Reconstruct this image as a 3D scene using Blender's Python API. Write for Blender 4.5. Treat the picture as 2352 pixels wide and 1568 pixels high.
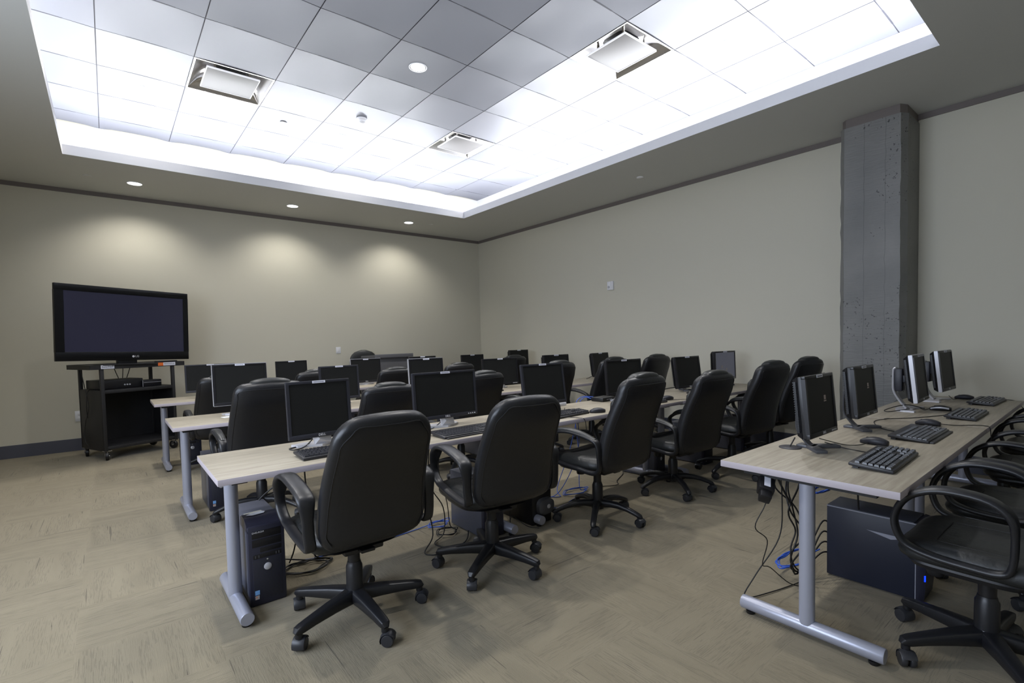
import bpy, bmesh, math, random
from mathutils import Vector, Matrix
for o in list(bpy.data.objects): bpy.data.objects.remove(o, do_unlink=True)
S = bpy.context.scene
COL = S.collection
PI = math.pi
random.seed(4)

# ------------------------------------------------------------------ camera
H = 1.2152                      # camera height above the floor
def cam():
    yaw, pit, rol, f, sx, sy = -0.68909, -0.04223, -0.02230, 1146.53, 18.92, 41.75
    c, s = math.cos(yaw), math.sin(yaw)
    fw = Vector((-s*math.cos(pit), c*math.cos(pit), math.sin(pit)))
    r = Vector((c, s, 0)); u = r.cross(fw)
    cr, sr = math.cos(rol), math.sin(rol)
    r2 = r*cr + u*sr; u2 = -r*sr + u*cr
    d = bpy.data.cameras.new('camera'); o = bpy.data.objects.new('camera', d); COL.objects.link(o)
    d.sensor_width = 36; d.sensor_fit = 'HORIZONTAL'; d.lens = f*36/2352
    d.shift_x = -sx/2352; d.shift_y = sy/2352
    d.clip_start = 0.03; d.clip_end = 60
    M = Matrix((( r2.x, u2.x, -fw.x, 0), (r2.y, u2.y, -fw.y, 0), (r2.z, u2.z, -fw.z, H), (0, 0, 0, 1)))
    o.matrix_world = M
    S.camera = o
cam()

# ------------------------------------------------------------------ world and exposure
w = bpy.data.worlds.new('world'); S.world = w; w.use_nodes = True
w.node_tree.nodes['Background'].inputs[0].default_value = (0.5, 0.52, 0.55, 1)
w.node_tree.nodes['Background'].inputs[1].default_value = 1.0
S.view_settings.view_transform = 'Standard'
S.view_settings.look = 'None'
S.view_settings.gamma = 1
S.view_settings.exposure = 0.0
S.view_settings.use_curve_mapping = False

# ------------------------------------------------------------------ room numbers
XB, YA = 5.557, 7.928           # the two far walls
XL, YN = -1.75, -1.6            # the two near walls
ZC, ZT = 3.090, 3.857           # dropped soffit and raised tray ceiling
TX0, TX1, TY0, TY1 = -0.259, 4.328, 0.818, 6.548
T, GX, GY = 0.69, 0.0317, 4.7823
TZ = 0.670                      # table top height

# lights: fluorescent strips lying on the soffit around the tray, downlights below
COVE = 74.0; TILT = math.radians(50); COVE_COL = (0.93, 0.96, 1.0)
DOWN = 31.0; WASH = 13.0; DAY = 150.0
def area(name, loc, rot, sx, sy, power, col, spread=180):
    d = bpy.data.lights.new(name, 'AREA'); d.shape = 'RECTANGLE'; d.size = sx; d.size_y = sy
    d.energy = power; d.color = col; d.spread = math.radians(spread)
    o = bpy.data.objects.new(name, d); COL.objects.link(o); o.location = loc; o.rotation_euler = rot
    return o
def spot(name, loc, power, col, deg, blend, rad, tilt=(0, 0, 0)):
    d = bpy.data.lights.new(name, 'SPOT'); d.energy = power; d.color = col
    d.spot_size = math.radians(deg); d.spot_blend = blend; d.shadow_soft_size = rad
    o = bpy.data.objects.new(name, d); COL.objects.link(o); o.location = loc; o.rotation_euler = tilt
    return o
LX, LY = TX1-TX0, TY1-TY0
CZ = ZC + 0.075
g = 0.78
area('cove_strip_light', ((TX0+TX1)/2, TY1+g, CZ), (PI+TILT, 0, 0), LX-0.1, 0.05, COVE*LX/5, COVE_COL)
area('cove_strip_light', ((TX0+TX1)/2, TY0-g, CZ), (PI-TILT, 0, 0), LX-0.1, 0.05, COVE*LX/5, COVE_COL)
area('cove_strip_light', (TX0-g, (TY0+TY1)/2, CZ), (0, PI+TILT, 0), 0.05, LY-0.1, COVE*LY/5, COVE_COL)
area('cove_strip_light', (TX1+g, (TY0+TY1)/2, CZ), (0, PI-TILT, 0), 0.05, LY-0.1, COVE*LY/5, COVE_COL)
UPL = 62.0; g2 = 0.70      # the bare upper side of the same tubes
area('cove_uplight', ((TX0+TX1)/2, TY1+g2, CZ), (PI, 0, 0), LX+1.2, 0.05, UPL*LX/5, COVE_COL)
area('cove_uplight', ((TX0+TX1)/2, TY0-g2, CZ), (PI, 0, 0), LX+1.2, 0.05, UPL*LX/5, COVE_COL)
area('cove_uplight', (TX0-g2, (TY0+TY1)/2, CZ), (PI, 0, 0), 0.05, LY, UPL*LY/5, COVE_COL)
area('cove_uplight', (TX1+g2, (TY0+TY1)/2, CZ), (PI, 0, 0), 0.05, LY, UPL*LY/5, COVE_COL)
# daylight enters by a window in the wall on the camera's side
WZ0, WZ1 = 0.85, 2.55
DAYC = (0.72, 0.82, 1.0)
area('window_daylight', (XL-0.13, 1.95, (WZ0+WZ1)/2), (0, -PI/2, 0), WZ1-WZ0, 3.3, DAY, DAYC)

# ------------------------------------------------------------------ materials
MATS = {}
def mat(name, col, rough=0.5, metal=0.0, spec=0.5, emit=None, estr=0.0, bump=None, coat=0.0, sheen=0.0):
    m = bpy.data.materials.new(name); m.use_nodes = True
    nt = m.node_tree; b = nt.nodes['Principled BSDF']
    b.inputs['Base Color'].default_value = (*col, 1)
    b.inputs['Roughness'].default_value = rough; b.inputs['Metallic'].default_value = metal
    b.inputs['Specular IOR Level'].default_value = spec
    if coat: b.inputs['Coat Weight'].default_value = coat; b.inputs['Coat Roughness'].default_value = 0.12
    if sheen: b.inputs['Sheen Weight'].default_value = sheen
    if emit: b.inputs['Emission Color'].default_value = (*emit, 1); b.inputs['Emission Strength'].default_value = estr
    if bump:
        sc, st, dist = bump
        tc = nt.nodes.new('ShaderNodeTexCoord'); n = nt.nodes.new('ShaderNodeTexNoise'); bp = nt.nodes.new('ShaderNodeBump')
        n.inputs['Scale'].default_value = sc; n.inputs['Detail'].default_value = 5
        bp.inputs['Strength'].default_value = st; bp.inputs['Distance'].default_value = dist
        nt.links.new(tc.outputs['Object'], n.inputs['Vector']); nt.links.new(n.outputs['Fac'], bp.inputs['Height'])
        nt.links.new(bp.outputs['Normal'], b.inputs['Normal'])
    MATS[name] = m
    return m
def srgb(r, g, b):
    f = lambda v: (v/255/12.92) if v/255 <= 0.04045 else ((v/255+0.055)/1.055)**2.4
    return (f(r), f(g), f(b))
class N:                                                    # small node helper
    def __init__(s, m): s.nt = m.node_tree; s.b = s.nt.nodes['Principled BSDF']
    def n(s, t, **k):
        x = s.nt.nodes.new(t)
        for a, v in k.items(): setattr(x, a, v)
        return x
    def l(s, a, b): s.nt.links.new(a, b)
    def math(s, op, a, b=None, c=None):
        x = s.n('ShaderNodeMath', operation=op)
        for i, v in enumerate((a, b, c)):
            if v is None: continue
            if isinstance(v, (int, float)): x.inputs[i].default_value = v
            else: s.l(v, x.inputs[i])
        return x.outputs[0]
    def mix(s, f, a, b):
        x = s.n('ShaderNodeMix', data_type='RGBA')
        for i, v in ((0, f), (6, a), (7, b)):
            if isinstance(v, tuple): x.inputs[i].default_value = (*v, 1)
            elif isinstance(v, (int, float)): x.inputs[i].default_value = v
            else: s.l(v, x.inputs[i])
        return x.outputs[2]

M_wall = mat('wall_paint', srgb(200, 196, 180), 0.75, bump=(220, 0.12, 0.002))
M_soffit = mat('soffit_paint', srgb(198, 198, 193), 0.8, bump=(220, 0.1, 0.002))
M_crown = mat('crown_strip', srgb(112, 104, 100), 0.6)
M_base = mat('rubber_baseboard', srgb(74, 76, 88), 0.45)
M_tile = mat('ceiling_panel', srgb(128, 130, 138), 0.42, metal=0.0, spec=0.5)
M_gap = mat('ceiling_grid_gap', srgb(70, 70, 78), 0.6)
M_white = mat('white_trim', srgb(225, 225, 228), 0.4)
M_chrome = mat('polished_aluminium', srgb(200, 198, 195), 0.22, metal=0.9)
M_panel = mat('diffuser_panel', srgb(126, 124, 123), 0.5)
M_lens = mat('lamp_lens', (1, 1, 1), 0.4, emit=(1, 0.98, 0.95), estr=6)
M_leg = mat('silver_powder_coat', srgb(168, 171, 186), 0.32, metal=0.35)
M_edge = mat('table_edge_band', srgb(178, 170, 176), 0.5)
M_leather = mat('black_leather', srgb(23, 24, 28), 0.38, spec=0.5, bump=(60, 0.18, 0.004))
M_leather_seat = mat('worn_black_leather', srgb(30, 32, 33), 0.42, spec=0.5, bump=(25, 0.35, 0.008))
M_pad = mat('black_headrest_leather', srgb(34, 36, 37), 0.38, bump=(45, 0.15, 0.004))
M_plastic = mat('black_chair_plastic', srgb(27, 28, 32), 0.38, bump=(300, 0.1, 0.001))
M_wheel = mat('caster_plastic', srgb(46, 47, 51), 0.4)
M_black = mat('black_plastic', srgb(24, 24, 27), 0.4)
M_bezel = mat('monitor_bezel', srgb(38, 39, 47), 0.45)
M_bezel2 = mat('black_monitor_bezel', srgb(22, 22, 27), 0.35)
M_screen = mat('matte_screen', srgb(25, 26, 26), 0.5, spec=0.25)
M_desk_on = mat('dim_desktop_screen', srgb(40, 42, 48), 0.4, emit=srgb(78, 80, 92), estr=0.55)
M_silver = mat('silver_plastic', srgb(196, 196, 202), 0.35, metal=0.3)
M_dsilver = mat('dark_silver_plastic', srgb(86, 87, 92), 0.4, metal=0.3)
M_label = mat('white_label', srgb(222, 224, 236), 0.6)
M_ink = mat('label_ink', srgb(90, 92, 110), 0.6)
M_orange = mat('orange_label', srgb(226, 110, 40), 0.6)
M_logo = mat('logo_white', srgb(215, 215, 220), 0.5)
M_key = mat('keycap', srgb(50, 51, 56), 0.33, spec=0.6)
M_kbd = mat('keyboard_shell', srgb(34, 34, 38), 0.4)
M_tower = mat('tower_steel', srgb(92, 95, 108), 0.38, metal=0.2)
M_tfront = mat('tower_front', srgb(40, 41, 56), 0.4)
M_tdark = mat('tower_drive_bay', srgb(20, 20, 25), 0.35)
M_navy = mat('navy_tower_side', srgb(36, 40, 55), 0.42, spec=0.5)
M_navytop = mat('navy_tower_top', srgb(58, 63, 76), 0.5)
M_blue = mat('blue_network_cable', srgb(52, 92, 190), 0.45)
M_led = mat('blue_led', srgb(10, 40, 255), 0.4, emit=srgb(10, 50, 255), estr=2.5)
M_cable = mat('black_cable', srgb(24, 24, 26), 0.5)
M_cart = mat('black_cart_steel', srgb(33, 33, 35), 0.5, bump=(400, 0.1, 0.001))
M_tvframe = mat('glossy_tv_frame', srgb(12, 13, 16), 0.3, spec=0.3)
M_tvscreen = mat('plasma_screen', srgb(54, 54, 74), 0.22, spec=0.35)
M_lect = mat('grey_lectern', srgb(86, 86, 90), 0.6)
M_skyblue = mat('sticker_blue', srgb(120, 170, 225), 0.5)
M_stick = mat('sticker_grey', srgb(170, 160, 160), 0.5)
M_paper = mat('paper', srgb(228, 230, 235), 0.7)
M_beige = mat('beige_plastic', srgb(176, 174, 160), 0.5)

# wood-look laminate: pale boards with fine grain along the table
m = mat('pale_wood_laminate', srgb(190, 180, 160), 0.42); M_wood = m; k = N(m)
tc = k.n('ShaderNodeTexCoord'); mp = k.n('ShaderNodeMapping'); mp.inputs['Scale'].default_value = (0.7, 11, 1)
n1 = k.n('ShaderNodeTexNoise'); n1.inputs['Scale'].default_value = 5; n1.inputs['Detail'].default_value = 9; n1.inputs['Roughness'].default_value = 0.62
mp2 = k.n('ShaderNodeMapping'); mp2.inputs['Scale'].default_value = (2.2, 90, 1)
n2 = k.n('ShaderNodeTexNoise'); n2.inputs['Scale'].default_value = 6; n2.inputs['Detail'].default_value = 4
k.l(tc.outputs['Object'], mp.inputs[0]); k.l(mp.outputs[0], n1.inputs[0])
k.l(tc.outputs['Object'], mp2.inputs[0]); k.l(mp2.outputs[0], n2.inputs[0])
fa = k.math('MULTIPLY_ADD', n1.outputs['Fac'], 2.6, -0.8)
ca = k.mix(fa, srgb(136, 128, 113), srgb(170, 163, 147))
fb = k.math('MULTIPLY_ADD', n2.outputs['Fac'], 1.6, -0.45)
cb = k.mix(k.math('MULTIPLY', fb, 0.3), ca, srgb(140, 128, 112))
k.l(cb, k.b.inputs['Base Color'])

# carpet tiles, quarter turned, with streaks
m = mat('carpet_tile', srgb(140, 130, 108), 0.95, spec=0.1, sheen=0.15); M_carpet = m; k = N(m)
TS = 0.4575
geo = k.n('ShaderNodeTexCoord'); sep = k.n('ShaderNodeSeparateXYZ'); k.l(geo.outputs['Object'], sep.inputs[0])
X = k.math('DIVIDE', k.math('ADD', sep.outputs[0], 0.157+TS*20), TS)
Y = k.math('DIVIDE', k.math('ADD', sep.outputs[1], -3.10+TS*20), TS)
ix, iy = k.math('FLOOR', X), k.math('FLOOR', Y)
par = k.math('MODULO', k.math('ADD', ix, iy), 2)
fx, fy = k.math('FRACT', X), k.math('FRACT', Y)
along = k.math('ADD', k.math('MULTIPLY', par, fx), k.math('MULTIPLY', k.math('SUBTRACT', 1, par), fy))
across = k.math('ADD', k.math('MULTIPLY', par, fy), k.math('MULTIPLY', k.math('SUBTRACT', 1, par), fx))
seed = k.math('ADD', k.math('MULTIPLY', ix, 3.71), k.math('MULTIPLY', iy, 7.13))
def streak(sa, sc, det):
    cmb = k.n('ShaderNodeCombineXYZ')
    k.l(k.math('MULTIPLY', along, sa), cmb.inputs[0]); k.l(k.math('MULTIPLY', across, sc), cmb.inputs[1]); k.l(seed, cmb.inputs[2])
    nn = k.n('ShaderNodeTexNoise'); nn.inputs['Scale'].default_value = 1; nn.inputs['Detail'].default_value = det
    k.l(cmb.outputs[0], nn.inputs[0]); return nn.outputs['Fac']
sA = streak(0.6, 5, 2); sB = streak(6, 120, 1); sC = streak(1.0, 34, 1); sD = streak(1.2, 9, 1)
pile = k.n('ShaderNodeTexNoise'); pile.inputs['Scale'].default_value = 420; pile.inputs['Detail'].default_value = 2
k.l(geo.outputs['Object'], pile.inputs[0])
c0 = k.mix(k.math('MULTIPLY_ADD', sA, 1.6, -0.3), srgb(133, 124, 103), srgb(147, 138, 116))
lines = k.math('MULTIPLY', k.math('GREATER_THAN', sB, 0.56), k.math('GREATER_THAN', sD, 0.42))
c1 = k.mix(k.math('MULTIPLY', lines, 0.27), c0, srgb(86, 78, 66))
dark = k.math('GREATER_THAN', sC, 0.73)
c2 = k.mix(k.math('MULTIPLY', dark, 0.6), c1, srgb(66, 58, 50))
c3 = k.mix(k.math('MULTIPLY_ADD', pile.outputs['Fac'], 0.9, -0.25), k.mix(0.24, c2, srgb(60, 54, 46)), c2)
k.l(c3, k.b.inputs['Base Color'])
bp = k.n('ShaderNodeBump'); bp.inputs['Strength'].default_value = 0.5; bp.inputs['Distance'].default_value = 0.003
k.l(k.math('ADD', k.math('MULTIPLY', sB, 0.8), pile.outputs['Fac']), bp.inputs['Height']); k.l(bp.outputs[0], k.b.inputs['Normal'])

# painted board-marked concrete
m = mat('painted_concrete', srgb(112, 112, 108), 0.5, spec=0.5); M_conc = m; k = N(m)
tc = k.n('ShaderNodeTexCoord')
a = k.n('ShaderNodeTexNoise'); a.inputs['Scale'].default_value = 2.2; a.inputs['Detail'].default_value = 8
k.l(tc.outputs['Object'], a.inputs[0])
v = k.n('ShaderNodeTexNoise'); v.inputs['Scale'].default_value = 55; v.inputs['Detail'].default_value = 3
k.l(tc.outputs['Object'], v.inputs[0])
clus = k.n('ShaderNodeTexNoise'); clus.inputs['Scale'].default_value = 2.1; k.l(tc.outputs['Object'], clus.inputs[0])
pit = k.math('MULTIPLY', k.math('GREATER_THAN', v.outputs['Fac'], 0.655), k.math('GREATER_THAN', clus.outputs['Fac'], 0.56))
sp = k.n('ShaderNodeSeparateXYZ'); k.l(tc.outputs['Object'], sp.inputs[0])
brd = k.math('LESS_THAN', k.math('FRACT', k.math('ADD', k.math('DIVIDE', k.math('ADD', sp.outputs[1], sp.outputs[0]), 0.155), 0.35)), 0.022)
c0 = k.mix(k.math('MULTIPLY_ADD', a.outputs['Fac'], 2, -0.5), srgb(100, 101, 99), srgb(126, 125, 122))
c1 = k.mix(k.math('MULTIPLY', brd, 0.45), c0, srgb(60, 60, 60))
c2 = k.mix(k.math('MULTIPLY', pit, 0.85), c1, srgb(38, 38, 38))
k.l(c2, k.b.inputs['Base Color'])
mpb = k.n('ShaderNodeMapping'); mpb.inputs['Scale'].default_value = (6, 6, 60); k.l(tc.outputs['Object'], mpb.inputs[0])
gr = k.n('ShaderNodeTexNoise'); gr.inputs['Scale'].default_value = 2; gr.inputs['Detail'].default_value = 4; k.l(mpb.outputs[0], gr.inputs[0])
hgt = k.math('SUBTRACT', k.math('ADD', k.math('MULTIPLY', gr.outputs['Fac'], 0.35), a.outputs['Fac']), k.math('ADD', k.math('MULTIPLY', pit, 1.5), k.math('MULTIPLY', brd, 0.6)))
bp = k.n('ShaderNodeBump'); bp.inputs['Strength'].default_value = 0.5; bp.inputs['Distance'].default_value = 0.012
k.l(hgt, bp.inputs['Height']); k.l(bp.outputs[0], k.b.inputs['Normal'])

# perforated tower grille
m = mat('tower_grille', srgb(34, 35, 46), 0.45); M_grille = m; k = N(m)
tc = k.n('ShaderNodeTexCoord'); sp = k.n('ShaderNodeSeparateXYZ'); k.l(tc.outputs['Object'], sp.inputs[0])
gx = k.math('SUBTRACT', k.math('FRACT', k.math('DIVIDE', sp.outputs[0], 0.0056)), 0.5); gz = k.math('SUBTRACT', k.math('FRACT', k.math('DIVIDE', sp.outputs[2], 0.0056)), 0.5)
dd = k.math('ADD', k.math('MULTIPLY', gx, gx), k.math('MULTIPLY', gz, gz))
k.l(k.mix(k.math('LESS_THAN', dd, 0.09), srgb(44, 45, 58), srgb(8, 8, 10)), k.b.inputs['Base Color'])

# ------------------------------------------------------------------ mesh helpers
def sharp(me, deg):
    for p in me.polygons: p.use_smooth = True
    me.set_sharp_from_angle(angle=math.radians(deg))
def obj(name, bm, mats, parent=None, loc=None, rot=None, deg=38, smooth=True):
    bmesh.ops.recalc_face_normals(bm, faces=bm.faces)
    me = bpy.data.meshes.new(name); bm.to_mesh(me); bm.free()
    for x in (mats if isinstance(mats, (list, tuple)) else [mats]): me.materials.append(x)
    if smooth: sharp(me, deg)
    o = bpy.data.objects.new(name, me); COL.objects.link(o)
    if parent: o.parent = parent
    if loc: o.location = loc
    if rot: o.rotation_euler = rot
    return o
def tag(o, label=None, cat=None, group=None, kind=None):
    if label: o['label'] = label
    if cat: o['category'] = cat
    if group: o['group'] = group
    if kind: o['kind'] = kind
    return o
def empty(name, loc=(0, 0, 0), rz=0.0):
    o = bpy.data.objects.new(name, None); COL.objects.link(o); o.location = loc; o.rotation_euler = (0, 0, rz); o.empty_display_size = 0.05
    return o
def copy_tree(o, parent=None):
    c = o.copy(); COL.objects.link(c); c.parent = parent
    for ch in list(o.children): copy_tree(ch, c)
    return c
def box(bm, x0, x1, y0, y1, z0, z1, bev=0.0, M=None, mi=0, seg=2):
    r = bmesh.ops.create_cube(bm, size=1)
    vs = r['verts']
    for v in vs: v.co = Vector(((x0+x1)/2+v.co.x*(x1-x0), (y0+y1)/2+v.co.y*(y1-y0), (z0+z1)/2+v.co.z*(z1-z0)))
    fs = {f for v in vs for f in v.link_faces}
    for f in fs: f.material_index = mi
    if bev:
        es = {e for v in vs for e in v.link_edges}
        q = bmesh.ops.bevel(bm, geom=list(es), offset=bev, segments=seg, profile=0.5, affect='EDGES')
        vs = list({v for f in q['faces'] for v in f.verts} | {v for v in vs if v.is_valid})
        for f in q['faces']: f.material_index = mi
    if M is not None: bmesh.ops.transform(bm, matrix=M, verts=[v for v in vs if v.is_valid])
    return vs
def ringfaces(bm, rings, closed=False, caps=True, mi=0):
    n = len(rings[0]); R = rings + ([rings[0]] if closed else [])
    for a, b in zip(R[:-1], R[1:]):
        for i in range(n):
            f = bm.faces.new((a[i], a[(i+1) % n], b[(i+1) % n], b[i])); f.material_index = mi
    if caps and not closed:
        for r in (rings[0][::-1], rings[-1]):
            f = bm.faces.new(r); f.material_index = mi
def spow(v, e): return math.copysign(abs(v)**e, v)
def tube(bm, pts, r, seg=10, closed=False, mi=0, flat=None, up=None, e=1.0):
    """r: radius or list of radii; flat=(a,b): half sizes along the side and the up direction"""
    P = [Vector(p) for p in pts]; n = len(P); rings = []
    t0 = None; side = None
    for i, p in enumerate(P):
        if closed: t = (P[(i+1) % n]-P[i-1]).normalized()
        else: t = (P[min(i+1, n-1)]-P[max(i-1, 0)]).normalized()
        if up is not None:
            side = Vector(up).normalized(); v = side.cross(t).normalized()
        else:
            if side is None:
                a = Vector((0, 0, 1)) if abs(t.z) < 0.9 else Vector((1, 0, 0)); side = a.cross(t).normalized()
            else: side = (side - t*side.dot(t)).normalized()
            v = t.cross(side)
        rr = r[i] if isinstance(r, (list, tuple)) else r
        A, B = (flat[i] if isinstance(flat, list) else flat) if flat else (rr, rr)
        ring = []
        for k_ in range(seg):
            th = 2*PI*k_/seg
            ring.append(bm.verts.new(p + side*(A*spow(math.cos(th), e)) + v*(B*spow(math.sin(th), e))))
        rings.append(ring)
    ringfaces(bm, rings, closed, True, mi)
def smoothpath(pts, sub=6, closed=False):
    P = [Vector(p) for p in pts]; n = len(P); out = []
    rng = n if closed else n-1
    for i in range(rng):
        g_ = lambda j: P[j % n] if closed else P[max(0, min(n-1, j))]
        a, b, c, d = g_(i-1), g_(i), g_(i+1), g_(i+2)
        for s in range(sub):
            t = s/sub
            out.append(0.5*((2*b)+(-a+c)*t+(2*a-5*b+4*c-d)*t*t+(-a+3*b-3*c+d)*t**3))
    if not closed: out.append(P[-1])
    return out
def lathe(bm, prof, seg=20, M=None, mi=0, caps=True):
    rings = []
    for r, z in prof:
        rings.append([bm.verts.new(Vector((r*math.cos(2*PI*i/seg), r*math.sin(2*PI*i/seg), z))) for i in range(seg)])
    ringfaces(bm, rings, False, caps, mi)
    if M is not None: bmesh.ops.transform(bm, matrix=M, verts=[v for r in rings for v in r])
def loft(bm, secs, n=28, e=0.5, mi=0, axis='z'):
    """secs: (cx, cy, cz, half width, half depth); rings lie across the axis"""
    rings = []
    for cx, cy, cz, a, b in secs:
        ring = []
        for i in range(n):
            th = 2*PI*i/n; p, q = a*spow(math.cos(th), e), b*spow(math.sin(th), e)
            if axis == 'z': ring.append(bm.verts.new((cx+p, cy+q, cz)))
            elif axis == 'y': ring.append(bm.verts.new((cx+p, cy, cz+q)))
            else: ring.append(bm.verts.new((cx, cy+p, cz+q)))
        rings.append(ring)
    ringfaces(bm, rings, False, True, mi)
def text(name, s, size, loc, rot, m_, parent=None, ext=0.0004):
    c = bpy.data.curves.new(name, 'FONT'); c.body = s; c.size = size; c.extrude = ext; c.align_x = 'CENTER'; c.align_y = 'CENTER'
    c.materials.append(m_); o = bpy.data.objects.new(name, c); COL.objects.link(o)
    me = bpy.data.meshes.new_from_object(o); bpy.data.objects.remove(o, do_unlink=True)
    o = bpy.data.objects.new(name, me); COL.objects.link(o)
    o.location = loc; o.rotation_euler = rot; o.parent = parent
    return o
BM = bmesh.new

# ------------------------------------------------------------------ the room
bm = BM(); box(bm, XL-0.1, XB+0.1, YN-0.1, YA+0.1, -0.08, 0); tag(obj('floor', bm, M_carpet, smooth=False), kind='structure')
bm = BM(); box(bm, XL-0.1, XB+0.1, YA, YA+0.12, 0, ZT+0.1); tag(obj('wall_back', bm, M_wall, smooth=False), kind='structure')
bm = BM(); box(bm, XB, XB+0.12, YN-0.1, YA, 0, ZT+0.1); tag(obj('wall_right', bm, M_wall, smooth=False), kind='structure')
bm = BM()
for b_ in ((YN-0.1, 0.3, 0, ZT+0.1), (3.6, YA, 0, ZT+0.1), (0.3, 3.6, 0, WZ0), (0.3, 3.6, WZ1, ZT+0.1)): box(bm, XL-0.12, XL, *b_)
tag(obj('wall_left', bm, M_wall, smooth=False), kind='structure')
bm = BM(); box(bm, XL, XB, YN-0.12, YN, 0, ZT+0.1); tag(obj('wall_front', bm, M_wall, smooth=False), kind='structure')
bm = BM()
for y in (0.3, 1.38, 2.48, 3.56): box(bm, XL-0.08, XL-0.03, y, y+0.04, WZ0, WZ1)
for z in (WZ0, WZ1-0.04): box(bm, XL-0.08, XL-0.03, 0.3, 3.6, z, z+0.04)
tag(obj('window_1', bm, M_dsilver, smooth=False), kind='structure')
# dark grey crown strips and rubber baseboards
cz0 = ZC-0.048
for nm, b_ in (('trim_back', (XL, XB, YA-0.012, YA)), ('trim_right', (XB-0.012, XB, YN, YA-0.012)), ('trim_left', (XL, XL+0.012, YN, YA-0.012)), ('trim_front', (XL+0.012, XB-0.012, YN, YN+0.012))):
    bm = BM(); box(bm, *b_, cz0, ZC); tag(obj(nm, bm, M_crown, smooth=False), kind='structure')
for nm, b_ in (('baseboard_back', (XL, XB, YA-0.009, YA)), ('baseboard_right', (XB-0.009, XB, YN, YA-0.009)), ('baseboard_left', (XL, XL+0.009, YN, YA-0.009)), ('baseboard_front', (XL+0.009, XB-0.009, YN, YN+0.009))):
    bm = BM(); box(bm, *b_, 0, 0.145); tag(obj(nm, bm, M_base, smooth=False), kind='structure')
# soffit: a plaster frame around the tray, with a low upstand that hides the strips
bm = BM()
for b_ in ((XL, XB, TY1+0.02, YA), (XL, XB, YN, TY0-0.02), (XL, TX0-0.02, TY0-0.02, TY1+0.02), (TX1+0.02, XB, TY0-0.02, TY1+0.02)): box(bm, *b_, ZC, ZC+0.02)
L = 0.095
for b_ in ((TX0, TX1, TY1, TY1+0.02), (TX0, TX1, TY0-0.02, TY0), (TX0-0.02, TX0, TY0-0.02, TY1+0.02), (TX1, TX1+0.02, TY0-0.02, TY1+0.02)): box(bm, *b_, ZC+0.0, ZC+L, mi=1)
for f in bm.faces:
    if f.calc_center_median().z < ZC+0.001: f.material_index = 0
tag(obj('trim_soffit', bm, [M_soffit, M_white], smooth=False), kind='structure')
bm = BM(); t_ = 0.006
for b_ in ((XL, XB, TY1+0.02, YA), (XL, XB, YN, TY0-0.02), (XL, TX0-0.02, TY0-0.02, TY1+0.02), (TX1+0.02, XB, TY0-0.02, TY1+0.02)): box(bm, *b_, ZC+0.02, ZC+0.02+t_)
for b_ in ((XL, XB, YA-0.006, YA), (XL, XL+0.006, YN, YA), (XB-0.006, XB, YN, YA), (XL, XB, YN, YN+0.006)): box(bm, *b_, ZC+0.03, ZT)
tag(obj('trim_cove_lining', bm, M_white, smooth=False), kind='structure')
# raised ceiling: a grid of shallow arched metal panels, with the diffuser bays left open
bm = BM()
i0, i1, j0, j1 = -3, 8, -10, 4
OPEN = {(1, 1), (5, 1), (5, -3)}
q = 6; gp = 0.004; bow = 0.013
for i in range(i0, i1+1):
    for j in range(j0, j1+1):
        if (i, j) in OPEN: continue
        x0, y0 = GX+i*T, GY+j*T
        xa, xb, ya, yb = max(x0+gp, XL), min(x0+T-gp, XB), max(y0+gp, YN), min(y0+T-gp, YA)
        if xb-xa < 0.02 or yb-ya < 0.02: continue
        V = []
        for a_ in range(q+1):
            for b_ in range(q+1):
                u_, v_ = (xa+(xb-xa)*a_/q-x0)/T*2-1, (ya+(yb-ya)*b_/q-y0)/T*2-1
                V.append(bm.verts.new((xa+(xb-xa)*a_/q, ya+(yb-ya)*b_/q, ZT+bow*(1-u_**4)*(1-v_*v_)+bow*0.4*(1-u_*u_))))
        for a_ in range(q):
            for b_ in range(q):
                bm.faces.new((V[a_*(q+1)+b_], V[(a_+1)*(q+1)+b_], V[(a_+1)*(q+1)+b_+1], V[a_*(q+1)+b_+1]))
def ups(o):
    me = o.data
    if sum(p.normal.z for p in me.polygons) > 0: me.flip_normals()
    return o
tag(ups(obj('ceiling_tray', bm, M_tile, deg=30)), kind='structure')
bm = BM(); box(bm, XL, XB, YN, YA, ZT+0.16, ZT+0.2)
for i in range(i0, i1+2):
    x = GX+i*T
    if XL < x < XB: box(bm, x-gp*1.6, x+gp*1.6, YN, YA, ZT+0.004, ZT+0.02)
for j in range(j0, j1+2):
    y = GY+j*T
    if YN < y < YA: box(bm, XL, XB, y-gp*1.6, y+gp*1.6, ZT+0.0045, ZT+0.0205)
tag(obj('ceiling_backing', bm, M_gap, smooth=False), kind='structure')
# concrete column with chamfered arrises
bm = BM(); cx0, cx1, cy0, cy1, ch = 5.137, XB-0.001, 1.180, 1.665, 0.035
pr = [(cx0+ch*2, cy0), (cx0, cy0+ch), (cx0, cy1-ch), (cx0+ch, cy1), (cx1, cy1), (cx1, cy0)]
def column(z0, z1, ins=0.0):
    rings = []
    nz = 40 if z1-z0 > 1 else 1
    for t in range(nz+1):
        z = z0+(z1-z0)*t/nz; ring = []
        for i, (x, y) in enumerate(pr):
            jx = random.uniform(-0.0035, 0.0035) if i < 4 and nz > 1 else 0
            jy = random.uniform(-0.0035, 0.0035) if i < 4 and nz > 1 else 0
            ring.append(bm.verts.new((x+jx+(ins if i < 4 else 0), y+jy, z)))
        rings.append(ring)
    ringfaces(bm, rings)
column(0, 3.012)
colo = empty('concrete_column', (0, 0, 0)); tag(colo, 'grey painted concrete column standing against the wall behind the desk', 'column')
obj('shaft', bm, M_conc, colo, deg=20)
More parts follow.
